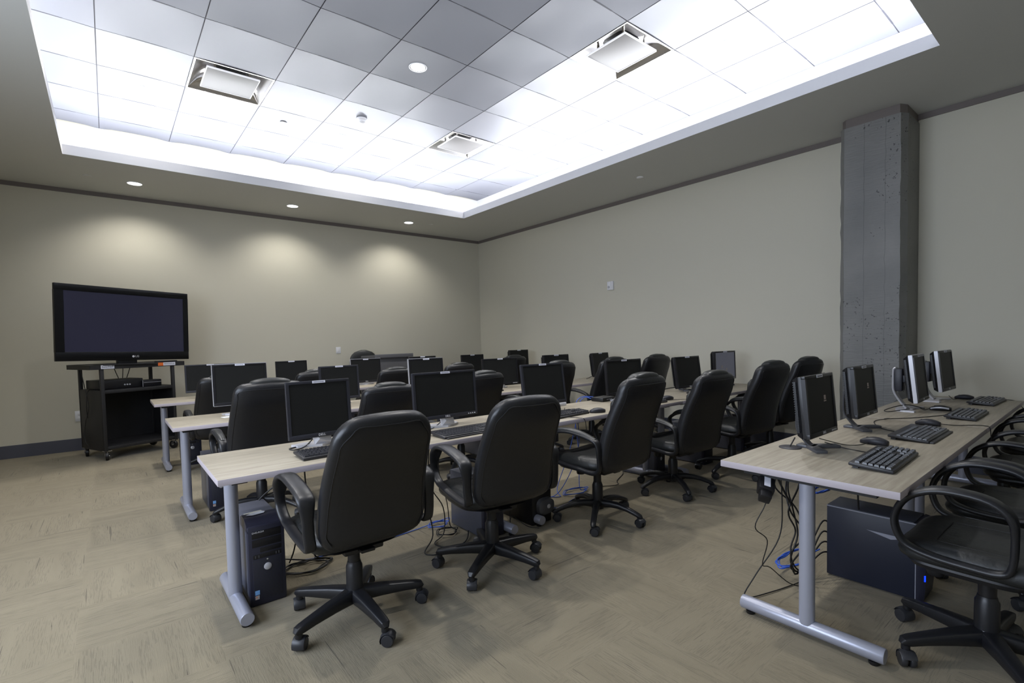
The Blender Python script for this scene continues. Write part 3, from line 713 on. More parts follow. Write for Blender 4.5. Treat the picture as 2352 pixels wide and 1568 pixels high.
# ------------------------------------------------------------------ monitors
def monitor(w, h, style, bz='dark', tilt=6, screen='off', z0=0.085, extra=()):
    """origin on the table under the panel, facing -y"""
    r = empty('monitor')
    d = 0.032 if style != 'deep' and style != 'tall' else 0.05
    zc = z0+h/2
    M = Matrix.Translation((0, 0, zc)) @ Matrix.Rotation(-math.radians(tilt), 4, 'X')
    fr = M_bezel if bz == 'dark' else M_bezel2
    b = 0.015 if style not in ('wide',) else 0.014
    bb = 0.022
    bm = BM()
    box(bm, -w/2, w/2, -0.012, 0.006, h/2-b, h/2, 0.002, M); box(bm, -w/2, w/2, -0.012, 0.006, -h/2, -h/2+bb, 0.002, M)
    box(bm, -w/2, -w/2+b, -0.012, 0.006, -h/2+bb-0.002, h/2-b+0.002, 0.0, M); box(bm, w/2-b, w/2, -0.012, 0.006, -h/2+bb-0.002, h/2-b+0.002, 0.0, M)
    obj('bezel', bm, fr, r)
    bm = BM(); box(bm, -w/2+b-0.001, w/2-b+0.001, -0.008, 0.0, -h/2+bb-0.001, h/2-b+0.001, 0, M); sc = obj('screen', bm, M_desk_on if screen == 'on' else M_screen, r, smooth=False)
    bm = BM()
    if d > 0.04:                # deep housing with ribbed sides
        box(bm, -w/2+0.002, w/2-0.002, 0.004, 0.022, -h/2+0.002, h/2-0.002, 0.002, M)
        rings = []
        for yy, kx, kz in ((0.022, 1, 1), (0.045, 0.93, 0.9), (0.058, 0.7, 0.66)):
            rings.append([bm.verts.new(M @ Vector((sx_*w/2*kx, yy, sz_*h/2*kz))) for sx_, sz_ in ((1, 1), (-1, 1), (-1, -1), (1, -1))])
        ringfaces(bm, rings)
    else:
        box(bm, -w/2+0.002, w/2-0.002, 0.004, 0.016, -h/2+0.002, h/2-0.002, 0.002, M)
        box(bm, -w/2+0.05, w/2-0.05, 0.014, d+0.008, -h/2+0.05, h/2-0.05, 0.008, M)
    obj('back_housing', bm, M_black, r)
    if d > 0.04:
        for s in (-1, 1):
            bm = BM(); box(bm, s*w/2*0.985-0.002, s*w/2*0.985+0.002, 0.030, 0.040, -h/2*0.8, h/2*0.84, 0, M)
            for i in range(22):
                z = -h/2*0.8+i*h*0.8/21
                box(bm, s*w/2*0.985-0.006, s*w/2*0.985+0.004 if s < 0 else s*w/2*0.985+0.004, 0.028, 0.042, z, z+0.004, 0, M)
            obj('vent_ribs', bm, M_black, r, smooth=False)
    if bz == 'silver':
        bm = BM(); box(bm, -w/2-0.003, w/2+0.003, -0.006, 0.016, h/2, h/2+0.004, 0, M); box(bm, -w/2-0.003, w/2+0.003, -0.006, 0.016, -h/2-0.004, -h/2, 0, M)
        box(bm, -w/2-0.003, -w/2, -0.006, 0.016, -h/2-0.004, h/2+0.004, 0, M); box(bm, w/2, w/2+0.003, -0.006, 0.016, -h/2-0.004, h/2+0.004, 0, M)
        obj('silver_edge', bm, M_silver, r, smooth=False)
    # stand
    if style in ('x', 'wide'):
        bm = BM()
        # folded neck: a twisted silver blade
        A = [Vector(p) for p in ((-0.045, 0.008, z0+0.05), (0.045, 0.008, z0+0.05), (0.062, -0.004, 0.012), (-0.03, -0.004, 0.012))]
        B = [p+Vector((0, 0.016, 0)) for p in A]
        va = [bm.verts.new(p) for p in A]; vb = [bm.verts.new(p) for p in B]; mid = bm.verts.new(Vector((-0.012, -0.018, 0.04)))
        for i in range(4): bm.faces.new((va[i], va[(i+1) % 4], mid))
        for i in range(4): bm.faces.new((va[i], vb[i], vb[(i+1) % 4], va[(i+1) % 4]))
        bm.faces.new(vb[::-1])
        obj('neck', bm, M_silver, r, smooth=False)
        bm = BM(); pts = [(-0.125, 0.07), (-0.11, 0.02), (0, -0.03), (0.11, 0.02), (0.125, 0.07), (0.05, 0.085), (0, 0.07), (-0.05, 0.085)]
        rings = [[bm.verts.new((x, y+0.01, z)) for x, y in pts] for z in (0, 0.012)]
        ringfaces(bm, rings); obj('stand_base', bm, M_silver, r, smooth=False)
    elif style == 'bar':
        bm = BM(); tube(bm, [(-w/2*0.85, -0.02, z0-0.012), (w/2*0.95, -0.02, z0-0.012)], 0.018, 16); obj('speaker_bar', bm, M_silver, r)
        bm = BM(); box(bm, -0.04, 0.04, 0.012, 0.03, 0.01, z0+0.06, 0.004); obj('neck', bm, M_silver, r)
        bm = BM(); loft(bm, [(0, 0.04, 0, 0.12, 0.09), (0, 0.04, 0.012, 0.115, 0.085)], 28, 0.7); obj('stand_base', bm, M_silver, r)
    elif style == 'deep':
        bm = BM()
        tube(bm, smoothpath([(0, 0.055, z0+0.15), (0, 0.085, z0+0.14), (0, 0.092, z0+0.06), (0, 0.085, 0.075), (0, 0.045, 0.02), (0, 0.02, 0.008)], 5), 0, 8, flat=(0.026, 0.004), up=(1, 0, 0), e=0.3)
        obj('neck', bm, M_dsilver, r)
        bm = BM()
        for s in (-1, 1):
            M2 = Matrix.Translation((0, 0.04, 0)) @ Matrix.Rotation(s*math.radians(28), 4, 'Z')
            box(bm, min(0, s*0.13), max(0, s*0.13), -0.024, 0.024, 0, 0.014, 0.002, M2 @ Matrix.Rotation(s*math.radians(-70), 4, 'Z'))
        box(bm, -0.03, 0.03, 0.01, 0.09, 0, 0.014, 0.003)
        obj('stand_base', bm, M_dsilver, r)
    elif style == 'tall':
        bm = BM()
        tube(bm, smoothpath([(0, 0.125, z0+0.22), (0, 0.138, z0+0.205), (0, 0.14, z0+0.12), (0, 0.135, z0+0.055), (0, 0.10, 0.055), (0, 0.065, 0.01)], 5), 0, 8, flat=(0.034, 0.006), up=(1, 0, 0), e=0.3)
        obj('neck', bm, M_silver, r)
        bm = BM(); box(bm, -0.045, 0.045, 0.085, 0.13, z0+0.06, z0+0.215, 0.008); box(bm, -0.03, 0.03, 0.05, 0.09, z0+0.12, z0+0.17, 0.004); obj('arm_housing', bm, M_bezel, r)
        bm = BM(); pts = [(-0.14, 0.10), (-0.03, 0.125), (0.03, 0.125), (0.14, 0.10), (0.15, -0.0), (0.12, -0.005), (0.045, 0.03), (-0.045, 0.03), (-0.12, -0.005), (-0.15, 0.0)]
        rings = [[bm.verts.new((x, y, z)) for x, y in pts] for z in (0, 0.009)]
        ringfaces(bm, rings); obj('stand_base', bm, M_silver, r, smooth=False)
    # label strip on the top bezel, maker's mark, buttons
    bm = BM(); box(bm, -0.034, 0.034, -0.0135, -0.0115, h/2-0.014, h/2-0.001, 0, M); lb = obj('name_label', bm, M_label, r, smooth=False)
    bm = BM(); random.seed(7); x = -0.028
    while x < 0.027:
        wd = random.uniform(0.0015, 0.004); box(bm, x, x+wd, -0.0139, -0.0133, h/2-0.0095, h/2-0.0055, 0, M); x += wd+0.0014
    obj('lettering', bm, M_ink, lb, smooth=False)
    if style != 'bar':
        text('maker_mark', 'DELL', 0.017, M @ Vector((0, -0.0128, -h/2+0.011)), (PI/2-math.radians(tilt), 0, 0), M_logo, r)
    if style in ('wide', 'deep'):
        bm = BM()
        for i in range(4): box(bm, w/2-0.075+i*0.016, w/2-0.068+i*0.016, -0.0135, -0.0115, -h/2+0.007, -h/2+0.013, 0, M)
        obj('button', bm, M_logo, r, smooth=False)
    if screen in ('on', 'logo'):
        for px_, pz_ in ((-0.06, -0.02), (0.02, -0.05)) if screen == 'on' else ((0.05, 0.02),):
            bm = BM(); box(bm, px_-0.010, px_+0.010, -0.0092, -0.0079, pz_, pz_+0.02, 0, M); box(bm, px_-0.014, px_+0.014, -0.0092, -0.0079, pz_-0.009, pz_-0.004, 0, M)
            obj('screen_icon', bm, MATS['icon_dim'], sc, smooth=False)
    return r
mat('icon_dim', srgb(90, 84, 80), 0.5, emit=srgb(120, 110, 105), estr=0.25)
mon_cache = {}
def place_monitor(key, x, y, deg, label, g):
    if key in mon_cache: o = copy_tree(mon_cache[key])
    else: o = monitor(*key); mon_cache[key] = o
    o.location = (x, y, TZ); o.rotation_euler = (0, 0, math.radians(deg))
    tag(o, label, 'monitor', ('monitors on the nearest table row', 'monitors on the middle table row', 'monitors on the farthest table row', 'monitors on the foreground desk')[g])
R1, R2, R3 = 2.321, 4.028, 5.824
sq = (0.372, 0.300); wd_ = (0.462, 0.292)
MO = [
 ((0.335, 0.298, 'x', 'dark', 4, 'off', 0.050), 0.852, R1+0.40, 4, 'dark grey monitor with folded silver stand behind the chair nearest the camera', 0),
 ((*wd_, 'wide', 'dark', 4, 'off', 0.058), 1.625, R1+0.40, 2, 'wide dark monitor with row of lit buttons, second on the nearest row', 0),
 ((0.40, 0.30, 'bar', 'dark', 8, 'off', 0.058), 2.459, R1+0.40, -2, 'dark monitor with silver speaker bar beneath its screen, third on the nearest row', 0),
 ((*wd_, 'wide', 'black', 4, 'off', 0.055), 3.385, R1+0.40, 0, 'wide black monitor beside the network box, fourth on the nearest row', 0),
 ((0.39, 0.305, 'deep', 'black', 8, 'off', 0.030), 4.366, R1+0.40, -3, 'black monitor with silver strut and flat stand, fifth on the nearest row', 0),
 ((0.375, 0.300, 'deep', 'black', 2, 'on', 0.065), 5.030, R1+0.38, -4, 'monitor showing a dim grey desktop at the wall end of the nearest row', 0),
 ((0.376, 0.315, 'x', 'silver', 4, 'off', 0.082), 0.787, R2+0.38, 0, 'silver edged monitor at the free end of the middle row', 1),
 ((0.352, 0.298, 'x', 'dark', 4, 'off', 0.045), 1.560, R2+0.38, 3, 'grey framed monitor, second on the middle row', 1),
 ((0.376, 0.310, 'x', 'silver', 4, 'off', 0.060), 2.422, R2+0.38, 0, 'silver edged monitor, third on the middle row', 1),
 ((*wd_, 'wide', 'black', 4, 'off', 0.040), 3.340, R2+0.38, -4, 'wide black monitor with silver foot, fourth on the middle row', 1),
 ((0.39, 0.300, 'deep', 'black', 4, 'off', 0.040), 4.200, R2+0.38, -4, 'black monitor mostly hidden by a chair, fifth on the middle row', 1),
 ((0.345, 0.310, 'deep', 'black', 8, 'off', 0.025), 5.010, R2+0.38, 4, 'black monitor with cable trailing off, at the wall end of the middle row', 1),
 ((*wd_, 'wide', 'dark', 4, 'off', 0.055), 0.830, R3+0.38, 0, 'wide grey monitor closest to the television, at the free end of the farthest row', 2),
 ((0.349, 0.300, 'x', 'black', 4, 'off', 0.045), 1.643, R3+0.38, 3, 'black monitor, second on the farthest row', 2),
 ((0.388, 0.300, 'x', 'silver', 4, 'off', 0.030), 2.540, R3+0.38, -2, 'silver topped monitor on the farthest row, before the lectern', 2),
 ((0.404, 0.300, 'wide', 'black', 4, 'off', 0.030), 3.357, R3+0.38, -2, 'black monitor of which only the top shows, fourth on the farthest row', 2),
 ((0.382, 0.300, 'x', 'black', 4, 'off', 0.022), 4.187, R3+0.38, -4, 'black monitor, fifth on the farthest row', 2),
 ((0.395, 0.300, 'deep', 'black', 2, 'off', 0.065), 5.083, R3+0.38, 2, 'tall standing black monitor at the wall end of the farthest row', 2),
 ((0.331, 0.280, 'deep', 'black', 5, 'logo', 0.068), 2.539, 0.902, 0, 'thick black monitor nearest the camera on the foreground desk', 3),
 ((0.330, 0.278, 'deep', 'black', 5, 'logo', 0.074), 3.228, 0.922, 0, 'thick black monitor with vented side, second on the foreground desk, before the column', 3),
 ((0.330, 0.310, 'tall', 'silver', 6, 'off', 0.066), 4.219, 0.883, 2, 'monitor on a tall bright silver stand, third on the foreground desk', 3),
 ((0.330, 0.300, 'tall', 'silver', 6, 'off', 0.083), 4.890, 0.865, -3, 'monitor on a tall silver stand farthest along the foreground desk', 3),
]
for a in MO: place_monitor(*a)

# ------------------------------------------------------------------ keyboards and mice
def keyboard(style):
    r = empty('keyboard'); W_, D_ = 0.43, 0.150
    z_f, z_b = 0.012, 0.026
    M = Matrix.Rotation(math.atan2(z_b-z_f, D_)*0.8, 4, 'X')
    if style == 'slim': D_ = 0.165
    bm = BM(); box(bm, -W_/2, W_/2, -D_/2, D_/2, 0.0, 0.014, 0.004, Matrix.Translation((0, 0, 0.006)) @ M); box(bm, -W_/2+0.02, W_/2-0.02, D_/2-0.03, D_/2-0.01, 0, 0.012, 0.0)
    if style == 'slim': box(bm, -W_/2+0.01, W_/2-0.01, -D_/2-0.018, -D_/2+0.004, 0.0, 0.008, 0.002)
    obj('case', bm, M_kbd, r)
    bm = BM(); kh = 0.008 if style == 'std' else 0.004
    def key(x, y, w_, hh=kh):
        s = 0.0075; g_ = 0.0012; b_ = 0.0022 if style == 'std' else 0.0008
        M3 = Matrix.Translation((0, 0, 0.020)) @ M @ Matrix.Translation((x, y, 0))
        lo = [(-w_/2+g_, -s-0.001), (w_/2-g_, -s-0.001), (w_/2-g_, s+0.001), (-w_/2+g_, s+0.001)]
        hi = [(-w_/2+g_+b_, -s+b_*0.6), (w_/2-g_-b_, -s+b_*0.6), (w_/2-g_-b_, s-b_*0.6), (-w_/2+g_+b_, s-b_*0.6)]
        rr = [[bm.verts.new(M3 @ Vector((a, b, 0))) for a, b in lo], [bm.verts.new(M3 @ Vector((a, b, hh))) for a, b in hi]]
        ringfaces(bm, rr)
    u = 0.019
    for row in range(6):
        y = -D_/2+0.018+row*0.0195+(0.006 if row == 5 else 0)
        x = -W_/2+0.008
        xe = x+15*u
        ws = [1.25, 1.25, 1.25, 6.2, 1.25, 1.25, 1.25, 1.3] if row == 0 else ([2.2]+[1]*10+[1.8] if row == 1 else ([1.7]+[1]*11+[2.3] if row == 2 else ([1.5]+[1]*13+[0.5] if row == 3 else [1]*13+[2])))
        tot = sum(ws)
        for wv in ws: key(x+wv*u*15/tot/2, y, wv*u*15/tot); x += wv*u*15/tot
        x = xe+0.006
        if row in (0, 3, 4, 5): [key(x+(i+0.5)*u, y, u) for i in range(3)]
        elif row == 1: key(x+1.5*u, y, u)
        x += 3*u+0.006
        if row < 5: [key(x+(i+0.5)*u*0.95, y, u*0.95) for i in range(4)]
    obj('key_bed', bm, M_key, r, smooth=False)
    return r
def mouse(band=False):
    r = empty('mouse')
    bm = BM(); secs = []
    for t in [i/10 for i in range(11)]:
        y = -0.056+0.112*t; a = 0.031*max(0.08, math.sin(PI*(0.10+0.80*t)))**0.55; hgt = 0.034*max(0.08, math.sin(PI*(0.12+0.70*(1-t))))**0.7
        secs.append((0, y, hgt*0.52, a, hgt*0.52))
    loft(bm, secs, 24, 0.75, axis='y'); obj('shell', bm, M_bezel if not band else M_black, r, deg=70)
    bm = BM(); lathe(bm, [(0.001, -0.003), (0.008, -0.003), (0.008, 0.003), (0.001, 0.003)], 14, Matrix.Translation((0, 0.028, 0.024)) @ Matrix.Rotation(PI/2, 4, 'Y')); obj('scroll_wheel', bm, M_black, r)
    if band:
        bm = BM()
        for s in (-1, 1): tube(bm, smoothpath([(s*0.022, -0.045, 0.017), (s*0.0275, -0.01, 0.022), (s*0.0265, 0.025, 0.020), (s*0.018, 0.05, 0.012)], 4), 0, 8, flat=(0.006, 0.004), up=(0, 0, 1))
        obj('silver_band', bm, M_silver, r)
    return r
KB = [('std', 0.885, R1+0.170, 2, 'black keyboard in front of the first monitor, partly behind the nearest chair', 0), ('slim', 1.615, R1+0.140, 2, 'slim black keyboard before the wide monitor, second on the nearest row', 0),
      ('std', 2.410, R1+0.165, 4, 'black keyboard beside the mouse on the nearest row', 0), ('std', 3.280, R1+0.120, 0, 'black keyboard half hidden behind the third chair of the nearest row', 0),
      ('std', 4.250, R1+0.14, 0, 'black keyboard before the fifth monitor of the nearest row', 0),
      ('std', 2.475, 0.630, 2, 'black keyboard nearest the desk corner on the foreground desk', 3), ('slim', 3.208, 0.670, 0, 'flat black keyboard second along the foreground desk', 3),
      ('std', 4.110, 0.622, 0, 'black keyboard third along the foreground desk', 3), ('std', 4.950, 0.640, -2, 'black keyboard farthest along the foreground desk', 3)]
kc = {}
for st, x, y, dg, lab, g_ in KB:
    if st in kc: o = copy_tree(kc[st])
    else: o = keyboard(st); kc[st] = o
    o.location = (x, y, TZ); o.rotation_euler = (0, 0, math.radians(dg))
    tag(o, lab, 'keyboard', 'keyboards on the nearest table row' if g_ == 0 else 'keyboards on the foreground desk')
MS = [(0, 2.700, 2.415, 60, 'dark grey mouse beside the keyboard in the middle of the nearest row'), (0, 3.640, 2.470, 70, 'dark mouse near the edge of the nearest row, between two tall chairs'),
      (0, 2.820, 0.760, -5, 'black mouse behind the nearest keyboard on the foreground desk'), (0, 3.590, 0.710, -5, 'black mouse beside the flat keyboard on the foreground desk'),
      (1, 4.290, 0.782, 5, 'black mouse with silver band on the foreground desk'), (0, 5.110, 0.790, 0, 'black mouse at the far end of the foreground desk')]
mc = {}
for bd, x, y, dg, lab in MS:
    if bd in mc: o = copy_tree(mc[bd])
    else: o = mouse(bool(bd)); mc[bd] = o
    o.location = (x, y, TZ); o.rotation_euler = (0, 0, math.radians(dg)); tag(o, lab, 'mouse', 'computer mice on the tables')

# ------------------------------------------------------------------ computer towers
def tower_a():
    """origin at the middle of the base; front faces -y"""
    r = empty('computer_tower'); W_, D_, Hh = 0.155, 0.40, 0.385
    bm = BM(); box(bm, -W_/2, W_/2, -D_/2+0.03, D_/2, 0.008, Hh, 0.004); obj('case', bm, M_tower, r)
    bm = BM()
    box(bm, -W_/2-0.002, W_/2+0.002, -D_/2, -D_/2+0.034, 0.0, Hh-0.01, 0.008)
    rings = []
    for y, z in ((-D_/2+0.002, Hh-0.03), (-D_/2+0.02, Hh-0.003), (-D_/2+0.06, Hh+0.016), (-D_/2+0.12, Hh+0.02), (-D_/2+0.16, Hh+0.004), (-D_/2+0.16, Hh-0.03)):
        rings.append([bm.verts.new((sx_, y, z_)) for sx_, z_ in ((-W_/2-0.002, z), (W_/2+0.002, z), (W_/2+0.002, Hh-0.035), (-W_/2-0.002, Hh-0.035))])
    ringfaces(bm, rings); fr = obj('front_bezel', bm, M_tfront, r)
    y = -D_/2-0.001
    for z0, z1 in ((0.318, 0.352), (0.278, 0.312)):
        bm = BM(); box(bm, -0.062, 0.062, y-0.001, y+0.004, z0, z1, 0.001); box(bm, -0.055, 0.055, y-0.0016, y+0.004, (z0+z1)/2-0.001, (z0+z1)/2, 0); obj('drive_bay', bm, M_tdark, r)
    bm = BM(); box(bm, -0.03, 0.062, y-0.001, y+0.004, 0.250, 0.270, 0.001); obj('floppy_drive', bm, M_tdark, r)
    bm = BM(); box(bm, -0.060, 0.062, y-0.0008, y+0.004, 0.222, 0.243, 0.003); pp = obj('port_panel', bm, M_black, r)
    bm = BM()
    for x in (-0.05, -0.036, 0.038, 0.05): box(bm, x-0.002, x+0.002, y-0.0016, y, 0.226, 0.238)
    obj('port', bm, M_dsilver, pp, smooth=False)
    bm = BM(); box(bm, -0.062, 0.062, y-0.0008, y+0.004, 0.03, 0.218, 0.001); obj('grille', bm, M_grille, r)
    bm = BM(); lathe(bm, [(0.017, 0), (0.0165, 0.003), (0.012, 0.0055), (0.001, 0.006)], 24, Matrix.Translation((0, y, 0.178)) @ Matrix.Rotation(PI/2, 4, 'X')); obj('power_button', bm, M_silver, r)
    bm = BM(); lathe(bm, [(0.004, 0), (0.003, 0.002), (0.001, 0.0024)], 12, Matrix.Translation((0, y, 0.212)) @ Matrix.Rotation(PI/2, 4, 'X')); obj('indicator', bm, M_beige, r)
    bm = BM(); box(bm, -0.058, -0.038, y-0.0014, y, 0.054, 0.075, 0.0008); o_ = obj('sticker', bm, M_skyblue, r, smooth=False); o_['label'] = 'blue processor sticker'
    bm = BM(); box(bm, -0.058, -0.040, y-0.0014, y, 0.033, 0.051, 0.0008); box(bm, -0.054, -0.050, y-0.0018, y-0.0013, 0.042, 0.047, 0, mi=1); box(bm, -0.049, -0.045, y-0.0018, y-0.0013, 0.038, 0.043, 0, mi=2); o_ = obj('sticker', bm, [M_stick, M_orange, M_beige], r, smooth=False)
    text('drive_mark', 'DVD-ROM', 0.011, (-0.036, y-0.0018, 0.346), (PI/2, 0, 0), M_logo, r)
    return r
t0 = tower_a(); t0.location = (0.532, 2.742, 0); tag(t0, 'upright black and grey tower with a paper tag on top, beside the silver leg', 'computer', 'computers on the floor under the tables')
bm = BM(); rg = [[bm.verts.new((x, y, z)) for x, y in ((-0.045, 0), (-0.02, 0.018), (0.03, 0.018), (0.042, 0), (0.03, -0.018), (-0.02, -0.018))] for z in (0, 0.0006)]; ringfaces(bm, rg)
tag(obj('paper_tag', bm, M_paper, loc=(0.51, 2.640, 0.4065), rot=(0, 0, 0.15), smooth=False), 'white pointed paper tag lying on the nearest tower', 'tag')
bm = BM(); box(bm, -0.04, 0.04, -0.012, 0.012, 0, 0.001); tag(obj('paper_slip', bm, M_beige, loc=(0.515, 2.73, 0.3855), rot=(0, 0, 0.12), smooth=False), 'pale paper slip lying on the nearest tower behind the tag', 'paper')
for x, y, dg, sc, lab in ((1.775, 2.63, 0, 0.95, 'black tower behind the second chair of the nearest row, between two table feet'), (3.60, 2.70, 6, 0.9, 'black tower behind the tall chairs in the middle of the nearest row'),
                      (4.30, 2.66, 0, 0.95, 'black tower under the wall end of the nearest row'), (5.05, 2.66, 0, 0.95, 'black tower beside the long wall under the nearest row'),
                      (0.60, 4.44, 0, 1.0, 'black tower under the free end of the middle row'), (1.78, 4.40, 0, 0.95, 'black tower under the middle row between its first two seats'), (3.0, 4.40, 0, 0.95, 'black tower under the centre of the middle row'), (3.95, 4.40, 0, 0.95, 'black tower under the middle row behind a beige box'),
                      (0.62, 6.25, 0, 1.0, 'black tower under the free end of the farthest row')):
    o = copy_tree(t0); o.location = (x, y, 0); o.rotation_euler = (0, 0, math.radians(dg)); o.scale = (sc,)*3; tag(o, lab, 'computer', 'computers on the floor under the tables')
# beige box under the middle row
bm = BM(); box(bm, -0.09, 0.09, -0.18, 0.18, 0, 0.40, 0.006); tag(obj('beige_computer_case', bm, M_beige, loc=(3.68, 4.42, 0)), 'beige case standing under the middle row', 'computer')
# black tower with curved silver front foot
r = empty('computer_tower', (2.15, 2.60, 0)); tag(r, 'black tower with a curved dark silver badge panel low on its front', 'computer', 'computers on the floor under the tables')
bm = BM(); box(bm, -0.085, 0.085, -0.18, 0.2, 0, 0.40, 0.008); obj('case', bm, M_black, r)
bm = BM(); loft(bm, [(0.02, -0.178, 0.115, 0.07, 0.055), (0.022, -0.205, 0.11, 0.066, 0.05), (0.022, -0.215, 0.105, 0.05, 0.035)], 24, 0.7, axis='y'); obj('front_panel', bm, M_dsilver, r)
bm = BM(); lathe(bm, [(0.015, 0), (0.013, 0.004), (0.001, 0.005)], 20, Matrix.Translation((0.03, -0.214, 0.115)) @ Matrix.Rotation(PI/2, 4, 'X')); obj('power_button', bm, M_silver, r)
# navy tower of the foreground desk: side towards the camera
r = empty('computer_tower', (2.822, 0.745, 0)); tag(r, 'large navy tower with blue light under the foreground desk', 'computer', 'computers on the floor under the tables')
bm = BM(); box(bm, -0.088, 0.088, -0.165, 0.19, 0.006, 0.352, 0.003); obj('side_case', bm, M_navy, r)
bm = BM(); box(bm, -0.088, 0.088, -0.16, 0.188, 0.3515, 0.3575, 0.0025); obj('top_cover', bm, M_navytop, r)
bm = BM(); box(bm, -0.0895, -0.0865, -0.185, 0.19, 0.349, 0.3535); box(bm, -0.0895, -0.0865, -0.1685, -0.165, 0.01, 0.352); obj('edge_trim', bm, M_leg, r, smooth=False)
bm = BM(); rings = []
for z, y0_ in ((0.0, -0.186), (0.012, -0.196), (0.06, -0.2), (0.30, -0.2), (0.34, -0.196), (0.355, -0.186)):
    rings.append([bm.verts.new(p) for p in ((-0.088, -0.165, z), (-0.088, y0_+0.016, z), (-0.076, y0_, z), (0.076, y0_, z), (0.088, y0_+0.016, z), (0.088, -0.165, z))])
ringfaces(bm, rings); obj('front_bezel', bm, M_tfront, r)
bm = BM(); box(bm, -0.045, 0.07, -0.2025, -0.199, 0.20, 0.33, 0.001); obj('drive_bay', bm, M_tdark, r)
bm = BM(); box(bm, -0.079, -0.073, -0.201, -0.195, 0.098, 0.125, 0.001); o_ = obj('power_light', bm, M_led, r, smooth=False)
bm = BM(); rg = [[bm.verts.new((x, y, z)) for y, z in ((0.02, 0.275), (-0.1, 0.275), (-0.1, 0.262), (-0.075, 0.255))] for x in (-0.0885, -0.0893)]; ringfaces(bm, rg); obj('sticker', bm, M_leg, r, smooth=False)

# ------------------------------------------------------------------ television on its cart
YAWC = math.radians(22)
cart = empty('television_cart', (0.160, 7.318, 0), YAWC); tag(cart, 'black steel media cart on chrome casters under the television', 'cart')
cw, cd = 0.36, 0.262
bm = BM(); box(bm, -cw, cw, -cd, cd, 0.115, 0.150, 0.003); obj('bottom_shelf', bm, M_cart, cart)
bm = BM(); box(bm, -cw, cw, -cd, cd, 0.722, 0.758, 0.003); obj('middle_shelf', bm, M_cart, cart)
for s in (-1, 1):
    bm = BM(); box(bm, s*cw-0.004, s*cw+0.004, -cd, cd, 0.10, 0.755, 0.002); obj('side_panel', bm, M_cart, cart)
bm = BM(); box(bm, -cw, cw, cd-0.012, cd-0.004, 0.12, 0.74); obj('back_panel', bm, M_cart, cart, smooth=False)
for sx_ in (-1, 1):
    for sy_ in (-1, 1):
        bm = BM(); box(bm, sx_*(cw-0.012)-0.016, sx_*(cw-0.012)+0.016, sy_*(cd-0.012)-0.016, sy_*(cd-0.012)+0.016, 0.10, 1.02, 0.002); obj('post', bm, M_cart, cart)
        cc = empty('caster', (sx_*(cw-0.03), sy_*(cd-0.03), 0)); cc.parent = cart
        bm = BM(); lathe(bm, [(0.001, -0.015), (0.044, -0.015), (0.048, -0.010), (0.048, 0.010), (0.044, 0.015), (0.001, 0.015)], 24, Matrix.Translation((0, 0, 0.048)) @ Matrix.Rotation(PI/2+0.4*sx_, 4, 'Z') @ Matrix.Rotation(PI/2, 4, 'X')); obj('wheel', bm, M_black, cc)
        bm = BM(); tube(bm, [(-0.024, -0.012, 0.045), (-0.02, -0.012, 0.075), (0, -0.008, 0.098), (0, 0, 0.108)], 0, 8, flat=(0.021, 0.004), up=(0, 1, 0)); box(bm, -0.035, 0.035, -0.03, 0.03, 0.099, 0.107); lathe(bm, [(0.001, -0.02), (0.009, -0.02), (0.009, 0.02), (0.001, 0.02)], 12, Matrix.Translation((-0.004, -0.012, 0.048)) @ Matrix.Rotation(PI/2+0.4*sx_, 4, 'Z') @ Matrix.Rotation(PI/2, 4, 'X')); obj('fork', bm, M_chrome, cc)
bm = BM(); box(bm, -0.45, 0.47, -0.27, 0.27, 1.022, 1.03); box(bm, -0.45, 0.47, -0.276, -0.27, 0.985, 1.035, 0.001); box(bm, -0.45, 0.47, 0.27, 0.276, 0.985, 1.035); box(bm, -0.456, -0.45, -0.27, 0.27, 0.985, 1.035)
box(bm, 0.47, 0.476, -0.27, 0.27, 0.985, 1.035)
obj('top_shelf', bm, M_cart, cart, smooth=False)
bm = BM(); box(bm, -0.36, -0.24, -0.2785, -0.2762, 0.99, 1.03, 0.0008); lb = obj('handwritten_label', bm, M_label, cart, smooth=False); lb['label'] = 'white handwritten label'
text('writing', 'bssche\u2113', 0.034, (-0.30, -0.279, 1.01), (PI/2, 0, 0), M_ink, lb)
bm = BM(); box(bm, 0.185, 0.37, -0.2785, -0.2762, 0.993, 1.03, 0.0008); lb = obj('asset_label', bm, M_label, cart, smooth=False); lb['label'] = 'white and orange asset label'
bm = BM(); box(bm, 0.185, 0.24, -0.279, -0.2785, 0.993, 1.03); obj('orange_end', bm, M_orange, lb, smooth=False)
text('writing', 'MHCS157 #3', 0.020, (0.305, -0.2792, 1.012), (PI/2, 0, 0), M_black, lb)
# television
tvc = Vector((0.173, 7.10, 1.470)); tv = empty('television', tvc, math.radians(21)); tv.rotation_euler = (0, math.radians(1.5), math.radians(21)); tag(tv, 'large black flat television standing on the cart', 'television')
tw, th = 0.628, 0.398
bm = BM()
b_ = 0.075
box(bm, -tw, tw, -0.02, 0.018, th-0.07, th, 0.004); box(bm, -tw, tw, -0.02, 0.018, -th, -th+0.095, 0.004); box(bm, -tw, -tw+b_, -0.02, 0.018, -th+0.09, th-0.065, 0.0); box(bm, tw-b_+0.02, tw, -0.02, 0.018, -th+0.09, th-0.065, 0.0)
obj('frame', bm, M_tvframe, tv)
bm = BM(); box(bm, -tw+b_-0.002, tw-b_+0.022, -0.016, 0.0, -th+0.093, th-0.068); obj('screen', bm, M_tvscreen, tv, smooth=False)
bm = BM(); box(bm, -tw+0.03, tw-0.03, 0.012, 0.075, -th+0.04, th-0.04, 0.02); obj('back_housing', bm, M_black, tv)
